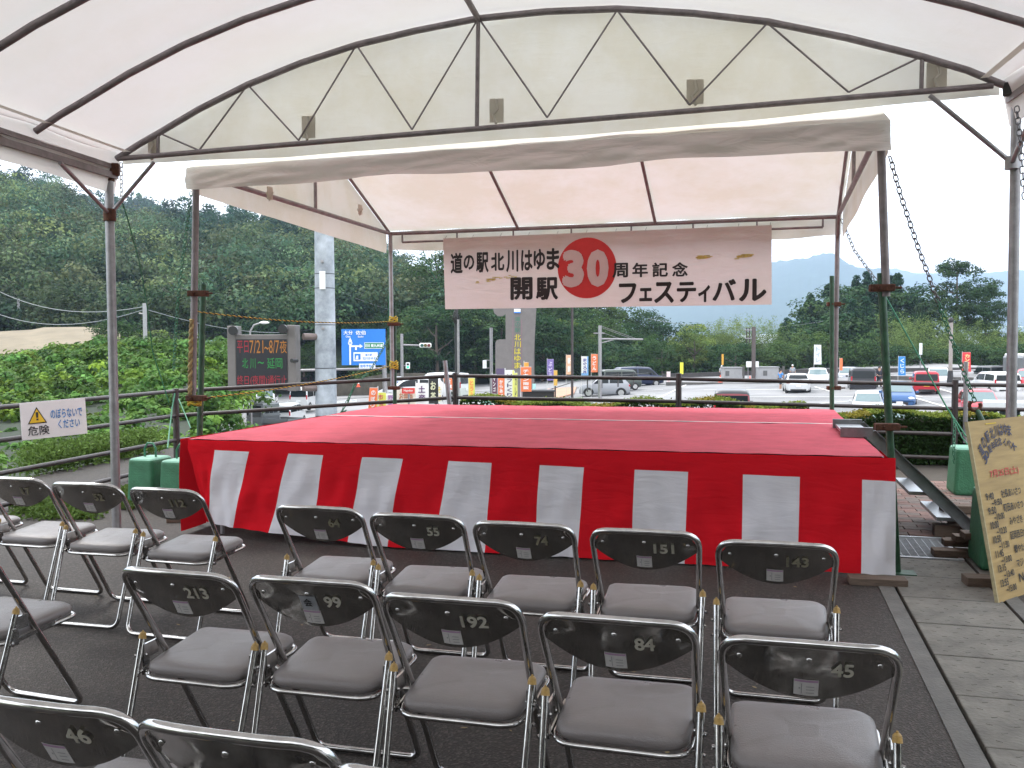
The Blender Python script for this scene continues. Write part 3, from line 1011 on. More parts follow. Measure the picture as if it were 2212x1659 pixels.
# ------------------------------------------------------------------ pipe fence
fn_ = thing('pipe_fence', 'dark brown pipe fence with four rails round the rim of the plaza', 'fence', F3)
def fpt(p, z): return Vector((p.x, p.y, z)) - F3
secs = [(F0, F1, (.95, .65, .35, .07)), (F1, F2, (.95, .65, .35, .06)), (F2, F3, None), (F3, F6, None)]
Za = (.95, .65, .35, .06); Zb = (1.09, .80, .50, .20); Zc = (1.0, .71, .40, .11)
def rail(p, q, za, zb):
    for a, c in zip(za, zb):
        MB().tube([fpt(p, a), fpt(q, c)], .024, 10).build('rail', BROWNPIPE, fn_)
rail(F0, F1, (.97, .67, .36, .07), Za); rail(F1, F2, Za, Za); rail(F2, F3, Za, Zb)
M1, M2, M3 = F3.lerp(F6, .32), F3.lerp(F6, .635), F3.lerp(F6, .98)
Q1 = PL(1466, 830, F3, Vector((F6.y - F3.y, -(F6.x - F3.x), 0))); Q2 = PL(2063, 850, F3, Vector((F6.y - F3.y, -(F6.x - F3.x), 0)))
Q1.z = Q2.z = 0
rail(F3, Q1, Zb, (1.06, .77, .46, .17)); rail(Q1, Q2, (1.06, .77, .46, .17), Zc); rail(Q2, F6, Zc, (.98, .69, .38, .09))
for p, h in ((F2, .98), (F3, 1.13), (Q1, 1.13), (Q2, 1.06)):
    MB().tube([fpt(p, -.3), fpt(p, h)], .038, 12).build('post', BROWNPIPE, fn_)
# grey pipe lashed to a fence post right, and pale pipe at the corner
b = MB(); b.tube([Q2 + Vector((.11, -.05, .3)), Q2 + Vector((.10, -.05, 1.28))], .028)
tag(b.build('lashed_pipe', GALV), 'short pale grey pipe clamped beside the right fence post', 'pipe')
c3 = D(975, 880, 12.0)
b = MB(); b.tube([Vector((c3.x + .03, c3.y, .2)), Vector((c3.x - .08, c3.y, 1.3))], .03)
tag(b.build('lashed_pipe', GALV), 'short leaning pale pipe tied to the fence behind the stage', 'pipe')

# ------------------------------------------------------------------ caution board on the fence
def quadframe(tl, tr, bl, br):
    r_ = ((tr - tl) + (br - bl)).normalized()
    u_ = ((tl - bl) + (tr - br))
    u_ = (u_ - r_ * u_.dot(r_)).normalized()
    w = ((tr - tl).length + (br - bl).length) / 2
    h = ((tl - bl).length + (tr - br).length) / 2
    return (tl + tr + bl + br) / 4, r_, u_, w, h
fa = F0.lerp(F1, .97)
nn_ = Vector(((F2 - F1).y, -(F2 - F1).x, 0)).normalized()
o_ = F1 + nn_ * .0 + Vector((.05, -.02, 0))
pn = Vector((.85, -.55, 0)).normalized()
dsg = 8.55
tl, bl_ = D(43, 872, dsg), D(47, 951, dsg)
tr, br = D(185, 859, dsg + .42), D(187, 937, dsg + .42)
c, r_, u_, w, h = quadframe(tl, tr, bl_, br)
sg = thing('caution_board', 'white caution board with yellow warning triangle tied to the left fence rails', 'sign', c - u_ * h / 2)
Mx = Matrix((r_, r_.cross(u_) * -1, u_)).transposed()
loc0 = sg.location.copy()
cb = c - loc0
MB().box(cb, (w, .008, h), rot=Mx).build('board', mat('sign_board_white', (.72, .68, .68), .5, 0, .06, 5), sg)
fr_ = -(r_.cross(u_))
nrm = r_.cross(u_)
if nrm.dot(EYE - c) < 0: nrm = -nrm
DK = mat('black_ink', (.02, .02, .022), .6)
BLUEI = mat('blue_marker', (.07, .22, .5), .6)
YEL = mat('warning_yellow', (.72, .45, .02), .5)
cs = cb + nrm * .005
def P2(x, z): return cs + r_ * (x * w) + u_ * (z * h)
b = MB()
b.prism([(-.085, -.07), (.085, -.07), (0, .085)], .002, Matrix.Translation(P2(-.26, .12) + nrm * .002) @ Mx.to_4x4()).build('triangle_border', DK, sg)
b = MB(); b.prism([(-.07, -.061), (.07, -.061), (0, .066)], .002, Matrix.Translation(P2(-.26, .12) + nrm * .004) @ Mx.to_4x4()).build('triangle', YEL, sg)
b = MB(); b.prism([(-.008, -.012), (.008, -.012), (.012, .04), (-.012, .04)], .002, Matrix.Translation(P2(-.26, .11) + nrm * .006) @ Mx.to_4x4())
b.prism([(-.009, -.036), (.009, -.036), (.009, -.02), (-.009, -.02)], .002, Matrix.Translation(P2(-.26, .11) + nrm * .006) @ Mx.to_4x4()).build('exclamation_mark', DK, sg)
lettering('危険', sg, P2(-.25, -.27), r_, u_, .19, .09, DK, .01)
lettering('のぼらないで', sg, P2(.19, .14), r_, u_, .29, .09, BLUEI, .02)
lettering('ください', sg, P2(.22, -.16), r_, u_, .20, .085, BLUEI, .02)

# ================================================================== STAGE
SFL, SFR, SBL, SBR = Z(408, 950, .76), Z(1910, 989, .76), Z(854, 874, .76), Z(1801, 886, .76)
stg = thing('stage', 'low outdoor stage with red felt top and red and white striped curtain round it', 'stage', Vector((SFL.x, SFL.y, 0)))
so_ = stg.location.copy()
def rel(p): return Vector(p) - so_
b = MB()
deck = [SFL, SFR, SBR, SBL]
b.add([rel(p) for p in deck] + [rel(p) - Vector((0, 0, .05)) for p in deck], [(0, 1, 2, 3), (7, 6, 5, 4), (0, 4, 5, 1), (1, 5, 6, 2), (2, 6, 7, 3), (3, 7, 4, 0)])
b.build('deck', mat('steel_deck', (.05, .05, .055), .5, .6), stg)
def carpet(t0, t1, name, zo=.0):
    b = MB()
    def fn(u, v):
        t = t0 + (t1 - t0) * v
        a, c = SFL.lerp(SBL, t), SFR.lerp(SBR, t)
        z = .008 + .0025 * math.sin(u * 37 + v * 4) * math.sin(v * 9) + .002 * math.sin(u * 90 + 3 * v)
        e = random.uniform(-.003, .003) if (u in (0, 1)) else 0
        return rel(a.lerp(c, u)) + Vector((e, e, z))
    b.grid(fn, 60, 12)
    return b.build(name, CARPET, stg)
def tseam(px, py):
    p = Z(px, py, .76)
    # fraction along left side direction
    d = (SBL - SFL); return (p - SFL).dot(Vector((d.x, d.y, 0)).normalized()) / d.length
ts = .555
carpet(-.002, ts - .004, 'red_carpet'); carpet(ts + .004, 1.0, 'red_carpet')
b = MB()
def seam(u, v):
    a, c = SFL.lerp(SBL, ts + (v - .5) * .009), SFR.lerp(SBR, ts + (v - .5) * .009)
    return rel(a.lerp(c, u)) + Vector((0, 0, .0125 + .001 * math.sin(u * 30)))
b.grid(seam, 40, 1).build('white_seam', WHITEM, stg)
# curtain on the front: boundaries read along the top and bottom hems
fdir = (SFR - SFL); fdir.z = 0; fdir.normalize()
fnorm = Vector((fdir.y, -fdir.x, 0))
topx = [408, 465, 540, 625, 700, 785, 872, 970, 1063, 1167, 1263, 1372, 1487, 1605, 1728, 1862, 1934]
botx = [452, 458, 512, 590, 680, 757, 842, 945, 1052, 1158, 1250, 1365, 1480, 1602, 1722, 1858, 1932]
boty = [1112, 1126, 1137, 1147, 1158, 1168, 1178, 1187, 1196, 1204, 1214, 1222, 1232, 1242, 1248, 1256, 1250]
o_f = SFL + fnorm * .03
def topU(px):
    p = PL(px, 965 + (px - 460) * .032, o_f, fnorm)
    return (p - o_f).dot(fdir)
def botU(px, py):
    p = PL(px, py, o_f, fnorm)
    return (p - o_f).dot(fdir), max(.015, p.z)
TU = [topU(x) for x in topx]
BU = [botU(x, y) for x, y in zip(botx, boty)]
BAND = .15
def skirt_pt(s, v):
    """s along the stripe boundary index (float), v 0 top .. 1 bottom"""
    i = min(int(s), 15); f = s - i
    tu = TU[i] * (1 - f) + TU[i + 1] * f
    bu = BU[i][0] * (1 - f) + BU[i + 1][0] * f
    bz = BU[i][1] * (1 - f) + BU[i + 1][1] * f
    zt = .765
    BAND = .07 + .08 * s / 16
    if v < .2:
        q = v / .2
        u, z = tu, zt - BAND * q
    else:
        q = (v - .2) / .8
        u = tu + (bu - tu) * q ** .9
        z = zt - BAND + (bz - zt + BAND) * q
    hang = min(1, v * 1.6)
    wob = .012 * math.sin(s * 5.1 + v * 5) + .010 * math.sin(s * 11.7 - v * 9 + 1) + .008 * math.sin(s * 2.3 + v * 13)
    wob += .012 * math.sin((s * 3.3 + v * 2.2) * 3.1) * (1 - abs(v - .5))
    return rel(o_f + fdir * u + fnorm * (.005 + .05 * v + wob * hang * .6) + Vector((0, 0, z)) - Vector((0, 0, SFL.z)))
for half, (i0, i1) in enumerate(((0, 9), (9, 16))):
    b = MB()
    nu = (i1 - i0) * 12
    def fn(u, v, i0=i0, i1=i1):
        return skirt_pt(i0 + (i1 - i0) * u, v) + (fnorm * .006 if i0 else Vector((0, 0, 0)))
    def mf_(u, v, i0=i0, i1=i1):
        s = i0 + (i1 - i0) * u
        return 0 if v < .2 else int(s) % 2
    b.grid(fn, nu, 40, mfn=mf_)
    b.build('striped_curtain', [RED, WHITEC], stg)
# left and right side curtains, hanging and drawn in
def side(pA, pB, nrm_, name, zt=.765):
    b = MB()
    ln = (pB - pA).length
    d = (pB - pA).normalized()
    def fn(u, v):
        return rel(pA + d * (u * ln) + nrm_ * (.03 + .02 * v + .012 * math.sin(u * 30 + v * 4)) + Vector((0, 0, (zt - .76) - v * (zt - .03))))
    b.grid(fn, 60, 8, mfn=lambda u, v: 0 if v < .2 else (int(u * ln / .34) % 2))
    b.build(name, [RED, WHITEC], stg)
side(SFL + Vector((-.04, 0, 0)), SBL, Vector((-.96, .25, 0)), 'striped_curtain')
# red top hem hugging the near right corner
b = MB()
def hem(u, v):
    p = SFR + (SBR - SFR) * (u * .1)
    n2 = Vector((.966, -.26, 0))
    return rel(p + n2 * (.02 + .01 * math.sin(v * 3)) + Vector((0, 0, .006 - v * .15)))
b.grid(hem, 6, 4).build('curtain_hem', RED, stg)
# stage frame legs
for t_ in (0.03, .5, .97):
    for s_ in (.04, .35, .65, .97):
        p = SFL.lerp(SFR, s_).lerp(SBL.lerp(SBR, s_), t_)
        MB().tube([rel(Vector((p.x, p.y, 0))), rel(Vector((p.x, p.y, .71)))], .02, 8).build('leg', GALV, stg)
# wood blocks under the stage corners
def plank(px, py, z, size, label, rz=-R(15), name='wood_block', col=WOOD, group=None):
    p = Z(px, py, z)
    o = MB().box((0, 0, size[2] / 2), size, bev=.004).build(name, col, loc=Vector((p.x, p.y, z)), rot=(0, 0, rz))
    return tag(o, label, 'wood block', group)
plank(402, 1126, 0, (.30, .12, .045), 'grey brown wood block on the ground at the left front corner of the stage', R(8))
plank(1895, 1262, 0, (.34, .12, .045), 'dark wood block under the right front corner of the striped curtain', -R(12))

# ================================================================== SMALL TENT over the stage
def pole_xy(px, py, px2, py2, D0):
    return D(px, py, D0), D(px2, py2, D0)
DFL, DFR, DBL, DBR = 7.29, 5.98, 11.62, 10.35
st = thing('stage_tent', 'smaller white gable tent with drooping front valance over the stage', 'tent', (0.5, 8.5, 0))
sto = st.location.copy()
def rl(p): return Vector(p) - sto
c_FL, c_FR = D(424, 374, DFL), D(1902, 276, DFR)
c_BL, c_BR = D(843, 505, DBL), D(1810, 468, DBR)
for top_, bot in ((c_FL, D(416, 870, DFL)), (c_FR, D(1914, 640, DFR)), (c_BL, D(848, 842, DBL)), (c_BR, D(1804, 840, DBR))):
    MB().tube([rl(top_), rl(bot)], .026, 12).build('post', PIPE if top_ is not c_BL else GALV, st)
for a, c, hz in (((439, 615), (430, 1000), DFL + .45), ((1903, 590), (1938, 1241), DFR + .02), ((852, 668), (853, 885), DBL + .05), ((1797, 596), (1797, 890), DBR - .06)):
    p = D(*a, hz); q = D(*c, hz); q.z = 0.01 if hz < 8 else 0
    q = p + (D(*c, hz) - p) * ((p.z) / (p.z - D(*c, hz).z))
    MB().tube([rl(p), rl(q)], .0245, 12).build('scaffold_pipe', GREENPIPE, st)
for (px, py, d_) in ((428, 634, DFL), (424, 860, DFL), (1905, 622, DFR), (1916, 922, DFR), (851, 700, DBL), (851, 838, DBL), (1801, 657, DBR), (1801, 838, DBR)):
    p = rl(D(px, py, d_ - .03))
    b = MB()
    b.box(p, (.15, .075, .045), rz=R(-10), bev=.006)
    b.tube([p + Vector((-.03, -.06, 0)), p + Vector((-.03, .05, 0))], .011, 6)
    b.tube([p + Vector((.07, -.02, 0)), p + Vector((.12, -.02, 0))], .008, 6)
    b.build('clamp', RUST, st)
# foot plate
pf = D(1938, 1241, DFR + .02); pf.z = .006
MB().box(rl(pf + Vector((.03, -.02, 0))), (.15, .13, .01), rz=R(-15)).build('foot_plate', GREENPIPE, st)
# eave beams
def btube(a, c, r_, nm='beam', m_=PIPE, parent=None, fnrel=None):
    return MB().tube([(fnrel or rl)(a), (fnrel or rl)(c)], r_, 10).build(nm, m_, parent or st)
up = Vector((0, 0, 1))
btube(c_FL, c_FR, .022); btube(c_BL, c_BR, .024); btube(c_FL, c_BL, .022); btube(c_FR, c_BR, .022)
dn = Vector((0, 0, -.11))
lowA, lowB = c_BL.lerp(c_BR, .03) + dn, c_BL.lerp(c_BR, .97) + dn
btube(lowA, lowB, .014)
for i in range(8):
    t_ = .03 + .94 * i / 7
    q = c_BL.lerp(c_BR, t_)
    btube(q, q + dn, .011, 'spacer')
RH = .80
r_L, r_R = (c_FL + c_BL) / 2 + up * RH, (c_FR + c_BR) / 2 + up * RH
btube(r_L, r_R, .022, 'ridge_pole')
for t_ in (0, .31, .62, 1):
    a, c, m_ = c_FL.lerp(c_FR, t_), c_BL.lerp(c_BR, t_), r_L.lerp(r_R, t_)
    btube(a, m_, .018, 'rafter'); btube(c, m_, .018, 'rafter')
for a, m_ in ((c_FL.lerp(c_BL, .5), r_L), (c_FR.lerp(c_BR, .5), r_R)):
    btube(a, m_, .017, 'king_post')
btube(c_BR + Vector((0, 0, -.25)), c_BR.lerp(c_FR, .15) + up * .35, .016, 'brace')
# fabric: roof slopes with slight sag
def slope(a0, a1, m0, m1, sag=.03, out=.05):
    b = MB()
    def fn(u, v):
        e, r_ = a0.lerp(a1, u), m0.lerp(m1, u)
        p = e.lerp(r_, v)
        s_ = sag * math.sin(math.pi * v) * (abs(math.sin(math.pi * u * 3)) ** .7)
        return rl(p + up * (.035 - s_ + .004 * math.sin(u * 50 + v * 7)))
    b.grid(fn, 60, 12)
    return b.build('roof_fabric', CANVAS2, st)
ex = (c_FR - c_FL).normalized() * .05
ey = (c_BL - c_FL).normalized() * .05
slope(c_FL - ex - ey, c_FR + ex - ey, r_L - ex, r_R + ex)
slope(c_BL - ex + ey, c_BR + ex + ey, r_L - ex, r_R + ex)
# front valance, wrinkled; its hem at the photographed heights
b = MB()
def val(u, v):
    a, c = c_FL - ex - ey, c_FR + ex - ey
    p = a.lerp(c, u)
    out = ey.normalized() * -1
    h = .165 + .012 * math.sin(u * 14) + .006 * math.sin(u * 31 + 1) + .02 * u
    wr = .006 * math.sin(u * 22 + v * 5 + 2 * math.sin(u * 9)) + .004 * math.sin(u * 47 - v * 8) + .006 * math.sin(u * 10 + v * 3) + .003 * math.sin(u * 75 + v * 12 + 3 * math.sin(u * 20)) + .003 * math.sin(u * 40 + v * 16 + 4 * math.sin(u * 13))
    return rl(p + up * (.035 - h * v) + out * (.012 + wr * (.3 + v * .9) * 1.2 + .02 * v))
b.grid(val, 260, 14).build('front_valance', VALANCE, st)
b = MB()
def val2(u, v):
    a, c = c_BL - ex + ey, c_BR + ex + ey
    p = a.lerp(c, u)
    h = .23 + .03 * math.sin(math.pi * u * 4) ** 2
    return rl(p + up * (.035 - h * v) + ey.normalized() * (.01 + .012 * math.sin(u * 60 + 4 * v)))
b.grid(val2, 90, 5).build('back_valance', CANVAS2, st)
def gable(e0, e1, ridge, outv, low, nm='gable_fabric'):
    b = MB()
    def fn(u, v):
        p = e0.lerp(e1, u)
        topz = (p.z * 1.0) + (ridge.z - p.z) * (1 - abs(2 * u - 1)) + .035
        botz = p.z - low(u)
        z = topz + (botz - topz) * v
        return rl(Vector((p.x, p.y, z)) + outv * (.05 + .006 * math.sin(u * 14 + v * 6) * v))
    b.grid(fn, 40, 10).build(nm, CANVAS2, st)
gable(c_FL, c_BL, r_L, -ex.normalized(), lambda u: .15 + .09 * u)
gable(c_FR, c_BR, r_R, ex.normalized(), lambda u: .16 + .08 * u)
TIEM = fabric('canvas_tie_patch', (.74, .71, .65), .42, .04)
for (px, py, dd) in ((583, 420, 8.2), (778, 455, 10.4)):
    p = rl(D(px, py, dd))
    MB().box(p + Vector((0, 0, .01)), (.06, .012, .11), rz=R(60)).tube([p + Vector((-.03, 0, .02)), p + Vector((0, -.03, -.06)), p + Vector((.03, 0, .02))], .007, 5).build('tie_patch', TIEM, st)

# banner hung from the lower back tube
bn_n = Vector(((c_BR - c_BL).y, -(c_BR - c_BL).x, 0)).normalized()
bo = lowA + bn_n * .06
btl, btr, bbl, bbr = [PL(x, y, bo, bn_n) for x, y in ((957, 515), (1667, 486), (962, 668), (1667, 658))]
bc, br_, bu_, bw, bh = quadframe(btl, btr, bbl, bbr)
bn = thing('festival_banner', 'pale pink festival banner with black Japanese lettering and a red disc hung behind the stage', 'banner', bc - Vector((0, 0, bh / 2)))
bno = bn.location.copy()
nb_ = bn_n if bn_n.dot(EYE - bc) > 0 else -bn_n
def bq(px, py, off=0.):
    p = PL(px, py, bo, bn_n)
    return p - bno + nb_ * off
b = MB()
def bf(u, v):
    p = btl.lerp(btr, u).lerp(bbl.lerp(bbr, u), v)
    return p - bno + nb_ * (.010 * math.sin(u * 19 + v * 2) * v + .006 * math.sin(u * 41) * (1 - v)) * .35
b.grid(bf, 80, 14).build('banner_sheet', BANNERC, bn)
INK = mat('banner_black_ink', (.012, .012, .012), .6)
REDI = mat('banner_red_ink', (.52, .03, .03), .6, 0, .08, 9)
PALE = mat('banner_pale_ink', (.56, .48, .465), .7, 0, .05)
# red disc
cen = bq(1268, 579, .006)
rad = (PL(1332, 579, bo, bn_n) - PL(1205, 579, bo, bn_n)).length / 2
b = MB()
b.add([cen + br_ * rad * math.cos(a * math.pi / 24) + Vector((0, 0, 1)) * rad * 1.02 * math.sin(a * math.pi / 24) for a in range(48)], [tuple(range(48))]).build('red_disc', REDI, bn)
def bl_text(s, x0, y0, x1, y1, m_=INK, bold=.03, outline=True, off=.012, it=0.):
    """banner lettering within the box given by survey pixels at its ends (x0,y0)-(x1,y1)"""
    a, c = PL((x0 + x1) / 2, y0, bo, bn_n), PL((x0 + x1) / 2, y1, bo, bn_n)
    lft, rgt = PL(x0, (y0 + y1) / 2, bo, bn_n), PL(x1, (y0 + y1) / 2, bo, bn_n)
    h, w = (a - c).length, (rgt - lft).length
    ctr = (lft + rgt) / 2 - bno
    slope = (br_).normalized()
    if False:
        lettering(s, bn, ctr, slope, (0, 0, 1), w * 1.03, h * 1.12, PALE, bold + .035, 'lettering_outline', off - .002)
    lettering(s, bn, ctr, slope, (0, 0, 1), w, h, m_, bold, 'lettering', off)
for ch, x0, x1, y0, y1 in (('道', 974, 1000, 546, 591), ('の', 1002, 1025, 551, 583), ('駅', 1029, 1056, 545, 589), ('北', 1061, 1090, 546, 585), ('川', 1094, 1120, 540, 588), ('は', 1126, 1151, 540, 585), ('ゆ', 1153, 1178, 538, 583), ('ま', 1181, 1209, 536, 583)):
    bl_text(ch, x0, y0, x1, y1, bold=.032)
bl_text('開', 1103, 599, 1151, 648, bold=.035); bl_text('駅', 1158, 599, 1206, 648, bold=.035)
bl_text('3', 1215, 540, 1262, 621, PALE, .065, False); bl_text('0', 1268, 539, 1315, 620, PALE, .065, False)
for i, ch in enumerate('周年記念'):
    bl_text(ch, 1323 + i * 43, 568 - i * .5, 1357 + i * 43, 600 - i * .8, bold=.03)
for ch, x0, x1, y0, y1 in (('フ', 1337, 1375, 612, 655), ('ェ', 1381, 1409, 622, 651), ('ス', 1413, 1456, 609, 655), ('テ', 1462, 1504, 609, 653), ('ィ', 1508, 1534, 616, 653), ('バ', 1539, 1590, 603, 650), ('ル', 1596, 1656, 602, 651)):
    bl_text(ch, x0, y0, x1, y1, bold=.035)
YM = mat('faded_yellow_print', (.50, .42, .12), .8, 0, .3, 20)
for pts in (((1030, 612), (1060, 604), (1086, 598), (1115, 598)), ((1508, 556), (1535, 554)), ((1590, 558), (1625, 549))):
    for i in range(26):
        t_ = random.random() * (len(pts) - 1)
        k = int(t_)
        x = pts[k][0] + (pts[min(k + 1, len(pts) - 1)][0] - pts[k][0]) * (t_ - k)
        y = pts[k][1] + (pts[min(k + 1, len(pts) - 1)][1] - pts[k][1]) * (t_ - k) + random.uniform(-3.5, 3.5)
        if i == 0: yb = MB()
        q = bq(x, y, .005 + i * .0002)
        l_ = random.uniform(.012, .035)
        yb.quad(q - br_ * l_ - up * .006, q + br_ * l_ - up * .004, q + br_ * l_ + up * .006, q - br_ * l_ + up * .005)
    tag(yb.build('yellow_streak', YM, bn), kind='stuff')
for i in range(12):
    t_ = i / 11
    MB().tube([bf(.005 + .99 * t_, .02), bf(.005 + .99 * t_, .02) + Vector((.01, 0, .055)) - nb_ * .05], .0025, 4).build('tie_cord', DK, bn)

# ================================================================== BIG TENT
bt = thing('big_tent', 'large white vaulted tent with arched pipe truss above the rows of chairs', 'tent', (0, 6, 0))
bto = bt.location.copy()
def rb_(p): return Vector(p) - bto
TL_ = D(245, 362, 7.1); TRt = D(2192, 192, 6.05)
ta = D(250, 343, 7.1); tb = D(2168, 184, 6.08)
tdir = (tb - ta); tdir.z = 0; tdir.normalize()
tn = Vector((tdir.y, -tdir.x, 0))       # towards the viewer
back = tn                                # tent runs back over the viewer
def TP(px, py, off=0.):
    return PL(px, py, ta, tn) + tn * off
# posts
q = D(251, 1087, 7.1); q.z = 0
MB().tube([rb_(D(235, 385, 7.1)), rb_(q)], .0335, 14).build('post', GALV, bt)
MB().tube([rb_(D(233, 372, 7.1)), rb_(D(235, 392, 7.1))], .042, 12).build('post_cap', RUST, bt)
prt, prb = D(2196, 200, 6.05), D(2184, 905, 6.05)
q = prt + (prb - prt) * (prt.z / (prt.z - prb.z))
MB().tube([rb_(prt), rb_(q)], .032, 14).build('post', GALV, bt)
# chord and arch of the front truss
archpx = [(252, 343), (300, 312), (342, 288), (430, 236), (535, 183), (650, 136), (770, 97), (900, 66), (1033, 40), (1180, 25), (1333, 19), (1500, 29), (1658, 47), (1830, 82), (1990, 122), (2090, 152), (2168, 184)]
arch = [TP(*p) for p in archpx]
MB().tube([rb_(p) for p in arch], .024, 10).build('arch', PIPE, bt)
MB().tube([rb_(TP(255, 343)), rb_(TP(2145, 185))], .020, 10).build('chord', PIPE, bt)
def web(a, c, r_=.007, nm='web_rod'):
    MB().tube([rb_(TP(*a)), rb_(TP(*c))], r_, 6).build(nm, PIPE, bt)
def chy(x): return 343 + (185 - 343) * (x - 255) / (2145 - 255)
web((1033, 40), (1030, chy(1030)), .016, 'king_post')
web((342, 290), (341, chy(341)), .014, 'king_post'); web((1992, 124), (1990, chy(1990)), .014, 'king_post')
zz_ = [(350, 290), (430, 325), (535, 183), (645, 303), (770, 97), (890, 280), (1030, 45)]
for a, c in zip(zz_[:-1], zz_[1:]): web(a, c)
zz_ = [(1038, 45), (1182, 254), (1333, 22), (1490, 227), (1658, 50), (1833, 199), (1985, 125)]
for a, c in zip(zz_[:-1], zz_[1:]): web(a, c)
# arches further back over the seats
span = (tb - ta).length
def vault(s, k):
    """point on the vault: s 0..1 across, k metres back from the front truss"""
    f = s * (len(arch) - 1); i = min(int(f), len(arch) - 2)
    return arch[i].lerp(arch[i + 1], f - i) + back * k
for k in (.92, 1.84, 2.8, 3.8, 4.8, 5.8, 6.9):
    MB().tube([rb_(vault(i / 48, k) - up * .0) for i in range(49)], .024, 8).build('arch', PIPE, bt)
MB().tube([rb_(arch[8] + up * .0), rb_(arch[8] + back * 7)], .022, 8).build('ridge_pole', PIPE, bt)
# eave beams (double rail) left and right, with stub posts
for s_, e0 in ((0, D(240, 366, 7.1)), (1, D(2190, 196, 6.05))):
    o1 = e0; o2 = e0 + back * 7
    c_ = (o1 + o2) / 2
    ang = math.atan2(back.y, back.x)
    MB().box(rb_(c_ + up * .02), (7.1, .05, .035), rz=ang).box(rb_(c_ - up * .045), (7.1, .06, .045), rz=ang).box(rb_(c_ - up * .01), (7.1, .02, .06), rz=ang).build('eave_beam', PIPE, bt)
# canopy skin with end panel
eL, eR = tdir * -.10, tdir * .10
b = MB()
def skin(u, v):
    k = -.06 + 7.2 * v
    p = vault(u, k)
    sag = .02 * abs(math.sin(math.pi * (k) / .94))
    r_ = .045 - sag
    return rb_(p + up * r_)
b.grid(skin, 64, 40).build('canopy', CANVAS, bt)
for s_, sg_ in ((0, -1), (1, 1)):
    b = MB()
    def sidev(u, v, s_=s_, sg_=sg_):
        p = vault(s_, -.06 + 7.2 * u)
        return rb_(p + tdir * sg_ * (.06 * v + .01 * math.sin(u * 40) * v) + up * (.045 - .30 * v + .02 * math.sin(u * 9)))
    b.grid(sidev, 60, 5).build('side_valance', CANVAS, bt)
    # roof seam hem strip on the inside of the eave
    b = MB()
    def strip_(u, v, s_=s_):
        return rb_(vault(.035 if s_ == 0 else .965, 7.2 * u) + tdir * (.05 * (v - .5)) + up * (-.012))
    b.grid(strip_, 30, 1).build('hem_strip', TIEM, bt)
hempx = [(240, 352), (600, 335), (900, 312), (1200, 291), (1500, 266), (1800, 236), (2000, 215), (2160, 200)]
b = MB()
def endp(u, v):
    a = vault(u, 0)
    t_ = (a - ta).dot(tdir)
    px = 250 + (2168 - 250) * 0
    top_ = a + up * .045
    # hem height read from the photograph
    ppx = np.interp(u, [i / (len(arch) - 1) for i in range(len(arch))], [p[0] for p in archpx])
    hy = interp([p[0] for p in hempx], [p[1] for p in hempx], float(ppx))
    lowp = TP(float(ppx), hy)
    z = top_.z + (min(lowp.z, top_.z) - top_.z) * v
    return rb_(Vector((a.x, a.y, z)) - tn * (.07 + .01 * math.sin(u * 40 + v * 3) + .012 * math.sin(u * 17 - 4 * v)))
b.grid(endp, 120, 10).build('end_panel', CANVAS2, bt)
for (px, py, w_, h_) in ((661, 271, 29, 47), (1070, 235, 30, 50), (1502, 194, 36, 52), (2028, 158, 42, 52), (325, 315, 26, 40)):
    a = TP(px, py, -.05)
    s_ = a.y / FOC
    b = MB()
    b.box(rb_(a), (w_ * s_, .006, h_ * s_), rz=math.atan2(tdir.y, tdir.x) + .1)
    p = rb_(a + tn * .02)
    b.tube([p + Vector((.0, 0, .07)), p + Vector((.01, -.02, 0)), p + Vector((-.02, 0, -.03)), p + Vector((0, -.02, -.10))], .012, 5)
    b.build('tie_patch', TIEM, bt)
# braces
jl = D(237, 463, 7.08)
bl2 = D(130, 352, 6.4); br2 = TP(333, 350)
btube(jl, bl2, .015, 'brace', GALV, bt, rb_); btube(jl, br2, .015, 'brace', GALV, bt, rb_)
MB().tube([rb_(jl + up * .04), rb_(jl - up * .05)], .046, 12).build('brace_collar', RUST, bt)
jr = D(2186, 352, 6.03)
btube(jr, TP(2008, 206), .016, 'brace', GALV, bt, rb_)
btube(jr, D(2240, 225, 5.2), .016, 'brace', GALV, bt, rb_)
MB().tube([rb_(jr + up * .04), rb_(jr - up * .04)], .044, 12).build('brace_collar', GALV, bt)
MB().box(rb_(D(2187, 192, 6.05)), (.09, .08, .09), rz=.3, bev=.01).build('corner_bracket', BLACKM, bt)
MB().box(rb_(D(243, 366, 7.1)), (.10, .08, .09), rz=.3, bev=.01).build('corner_bracket', RUST, bt)

